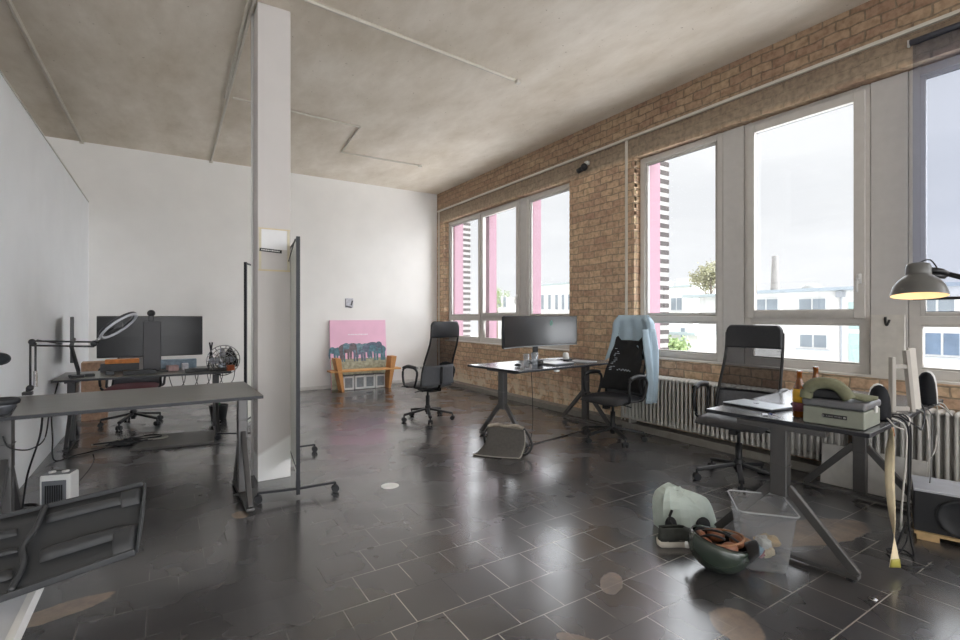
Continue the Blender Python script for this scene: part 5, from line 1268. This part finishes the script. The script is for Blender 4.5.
bm = BM(); q = onx(842, 310, 25); tube(bm, [LB(ba, 24.9, q.y, GZ), LB(ba, 24.9, q.y, 2.35)], .05, n=8); box(bm, LB(ba, 24.85, q.y, 2.25), (.2, .3, .25)); obj('downpipe', bm, mat('zinc', 'a8acb2', .5), ba)
bm = BM(); q = onx(812, 288, 30); blob(bm, LB(ba, 30, q.y, 2.75), (.5, .5, .35)); obj('roof_vent', bm, mat('vent_grey', 'a3a3a0', .6), ba, smooth=True)
# chimney
q = onx(775, 290, 60); ch = thing('chimney', 'tall grey brick chimney behind the white building roof', 'chimney', (60, q.y, GZ))
bm = BM(); lathe(bm, [(.62, 0), (.55, 7), (.32, 13.0), (.34, 13.3)], 16); obj('stack', bm, mat('chimney_grey', '8f8d8c', .8, var=.1, scale=1), ch, smooth=True)
bm = BM(); box(bm, (0, 0, 4.6), (1.6, 1.9, 9.4)); obj('plinth', bm, mat('plinth_grey', 'a9a7a4', .8), ch)
# building with the round emblem
be = thing('annex_building', 'low white annex with round emblem on its wall, seen left of mullion', 'building', (28, 17.5, GZ))
rb(be, 'wall', M_FAC, 28, 33, 15.0, 18.5, GZ, 2.45)
rb(be, 'roof', mat('roof_slab', 'b7c2c4', .6), 27.3, 33.3, 15.0, 19.2, 2.45, 2.62)
bm = BM(); e = LB(be, 27.97, 17.66, .08)
lathe(bm, [(.28, 0), (.28, .03), (.0, .03)], 32, e, Matrix.Rotation(-PI/2, 3, 'Y')); em = obj('emblem_disc', bm, mat('emblem_grey', '8d9092', .6), be)
bm = BM(); box(bm, (e[0]-.05, e[1], e[2]-.09), (.03, .13, .24)); box(bm, (e[0]-.05, e[1], e[2]+.05), (.03, .36, .07)); blob(bm, (e[0]-.05, e[1], e[2]+.17), (.03, .06, .06)); obj('emblem_figure', bm, mat('emblem_white', 'f2f2f0', .6), em)
# house with two-part window
bh = thing('townhouse', 'white house with one two-part window, seen above the middle chair', 'building', (40, 28.5, GZ))
rb(bh, 'wall', M_FAC, 40, 48, 27.0, 31.6, GZ, 3.95)
rb(bh, 'roof', MATS['roof_slab'], 39.7, 48, 26.9, 31.8, 3.95, 4.1)
rb(bh, 'attic', mat('attic_cream', 'ece6dd', .8), 42, 47, 27.8, 30.2, 4.1, 4.9)
q = onx(677, 304, 40); far_window(bh, 0, q.y-28.5, q.z-GZ, 1.2, 1.1, 2)
b3 = thing('row_house', 'distant low pale houses between the annex and the white house', 'building', (44, 24, GZ))
rb(b3, 'wall', mat('cream_wall', 'e9e4da', .9), 44, 50, 19.5, 26.6, GZ, 1.7)
rb(b3, 'roof', MATS['roof_slab'], 43.6, 50, 19.4, 26.7, 1.7, 1.95)
for (px_, py_) in ((692, 301), (697, 302)):
    q = onx(px_, py_, 50.5); 
b4 = thing('shed', 'low pale outbuilding with a narrow window, below the house', 'building', (22, 16, GZ))
rb(b4, 'wall', mat('shed_wall', 'dedbd6', .9), 22, 24.4, 14.6, 17.0, GZ, .35); rb(b4, 'roof', MATS['roof_slab'], 21.7, 24.5, 14.55, 17.2, .35, .5)
q = onx(684, 336, 22); far_window(b4, 0, q.y-16, q.z-GZ, .3, .8, 1)
# long building behind far window bays
bl = thing('office_block', 'long pale office block with row of narrow windows outside far window', 'building', (45, 55, GZ))
rb(bl, 'wall', M_FAC, 45, 55, 40, 58.5, GZ, 5.55); rb(bl, 'roof', MATS['roof_slab'], 44.6, 55, 39.8, 58.8, 5.55, 5.75)
for px_ in (543, 550, 557, 563.5, 570, 577):
    q = onx(px_, 302, 45); far_window(bl, 0, q.y-55, q.z-GZ, .62, 2.0, 1)
b5 = thing('office_block', 'distant pale block seen through the middle bay of far window', 'building', (52, 72, GZ))
rb(b5, 'wall', M_FAC, 52, 60, 62, 82, GZ, 4.6); q = onx(500, 302, 52)
for px_ in (500, 505): q = onx(px_, 302, 52); far_window(b5, 0, q.y-72, q.z-GZ, .9, 1.8, 1)
# trees
def tree(label, px, py, x, w, h, n, seed, col='8c9a66'):
    q = onx(px, py, x); r = thing('tree', label, 'tree', (q.x, q.y, GZ)); rr = random.Random(seed)
    top_ = q.z-GZ
    bm = BM(); tube(bm, [(0, 0, 0), (.1, .05, top_*.5), (0, 0, top_)], [.22, .15, .05])
    for k in range(9):
        a = rr.random()*6.3; z = top_*(.55+.4*rr.random()); tube(bm, [(0, 0, z), (w*.45*math.cos(a), w*.45*math.sin(a), z+h*.25)], [.06, .015], n=5)
    obj('trunk', bm, mat('bark', '8a7f74', .9), r, smooth=True)
    bm = BM(); cl = [(rr.gauss(0, w*.28), rr.gauss(0, w*.28), top_+rr.gauss(0, h*.22)) for _ in range(14)]
    for k in range(n):
        c = rr.choice(cl); p = Vector(c)+Vector((rr.gauss(0, w*.12), rr.gauss(0, w*.12), rr.gauss(0, h*.1)))
        d = Vector((rr.gauss(0, 1), rr.gauss(0, 1), rr.gauss(0, 1))).normalized()*.16; s_ = d.cross(Vector((rr.gauss(0, 1), rr.gauss(0, 1), 1))).normalized()*.07
        bm.faces.new([bm.verts.new(p), bm.verts.new(p+d*.5+s_), bm.verts.new(p+d), bm.verts.new(p+d*.5-s_)])
    obj('foliage', bm, mat('leaf_'+col, col, .8, var=.3, scale=2), r, weld=False)
tree('thin autumn tree rising behind the annex with the emblem', 711, 277, 34, 2.0, 2.4, 2600, 1, 'a3a184')
tree('leafy green tree low outside, beside the middle chair', 662, 346, 20, 1.6, 1.8, 2600, 2, '9db07a')
tree('small green tree outside the middle bay of far window', 497, 298, 46, 2.6, 3.2, 1500, 3, '8fa06c')

# roller blind at the right-most window bay
rbnd = thing('roller_blind', 'translucent grey roller blind covering the right-most window bay', 'blind', (WX-.02, .86, 0))
M_BLIND = glassy('blind_fabric', (.90, .915, .96), gloss=.0, rough=.5, haze=.12, hazecol=hexc('6a7080'))
bm = BM(); bxx(bm, -.002, .002, -.55, .475, 1.43, 3.30); obj('fabric', bm, M_BLIND, rbnd)
bm = BM(); tube(bm, [(.0, -.57, 3.31), (.0, .49, 3.31)], .022, n=14); obj('roller', bm, mat('blind_roller', '50535e', .5), rbnd, smooth=True)
bm = BM(); box(bm, (0, -.0375, 1.425), (.012, 1.02, .02)); obj('bottom_rail', bm, M_BLACKM, rbnd)
bm = BM(); box(bm, (.005, .50, 3.31), (.02, .012, .05)); obj('bracket', bm, M_WHITE, rbnd)

# ================================================================ WORLD AND LIGHTS
w = bpy.data.worlds.new('World'); bpy.context.scene.world = w; w.use_nodes = True
nt = w.node_tree; nt.nodes.clear(); N = nt.nodes.new
out = N('ShaderNodeOutputWorld'); bgn = N('ShaderNodeBackground'); tc = N('ShaderNodeTexCoord')
mp = N('ShaderNodeMapping'); mp.inputs['Scale'].default_value = (1, 1, 3.2); ns = N('ShaderNodeTexNoise'); ns.inputs['Scale'].default_value = 2.6; ns.inputs['Detail'].default_value = 6
L(nt, tc.outputs['Generated'], mp.inputs['Vector']); L(nt, mp.outputs[0], ns.inputs['Vector'])
r = N('ShaderNodeValToRGB'); r.color_ramp.elements[0].position = .38; r.color_ramp.elements[1].position = .56
r.color_ramp.elements[0].color = (.91, .915, .925, 1); r.color_ramp.elements[1].color = (1, 1, 1, 1)
L(nt, ns.outputs['Fac'], r.inputs[0]); L(nt, r.outputs[0], bgn.inputs[0]); bgn.inputs[1].default_value = 1.1
L(nt, bgn.outputs[0], out.inputs[0])

def sun(name, direction, strength, angle, col=(1, 1, 1)):
    ld = bpy.data.lights.new(name, 'SUN'); ld.energy = strength; ld.angle = math.radians(angle); ld.color = col
    o = bpy.data.objects.new(name, ld); C.objects.link(o)
    o.rotation_euler = Vector(direction).to_track_quat('-Z', 'Y').to_euler(); return o
sun('bright_overcast', (-1.0, .10, -.12), 12.0, 165, (.955, .975, 1.0))
sun('rear_fill', (-.02, 1.0, -.06), 8.8, 150, (.98, .985, 1.0))  # soft fill from behind, added to brighten the room through the rear opening

# ================================================================ CAMERA
cd = bpy.data.cameras.new('camera'); cam = bpy.data.objects.new('camera', cd); C.objects.link(cam)
cam.location = (0, 0, EYE); cam.rotation_euler = (PI/2, 0, -TH)
cd.sensor_width = 36; cd.lens = FP/960*36; cd.shift_y = -4/960; cd.clip_start = .02; cd.clip_end = 400
bpy.context.scene.camera = cam
vs = bpy.context.scene.view_settings
vs.view_transform = 'Standard'; vs.look = 'None'; vs.exposure = 0.0; vs.gamma = 1.0; vs.use_curve_mapping = False
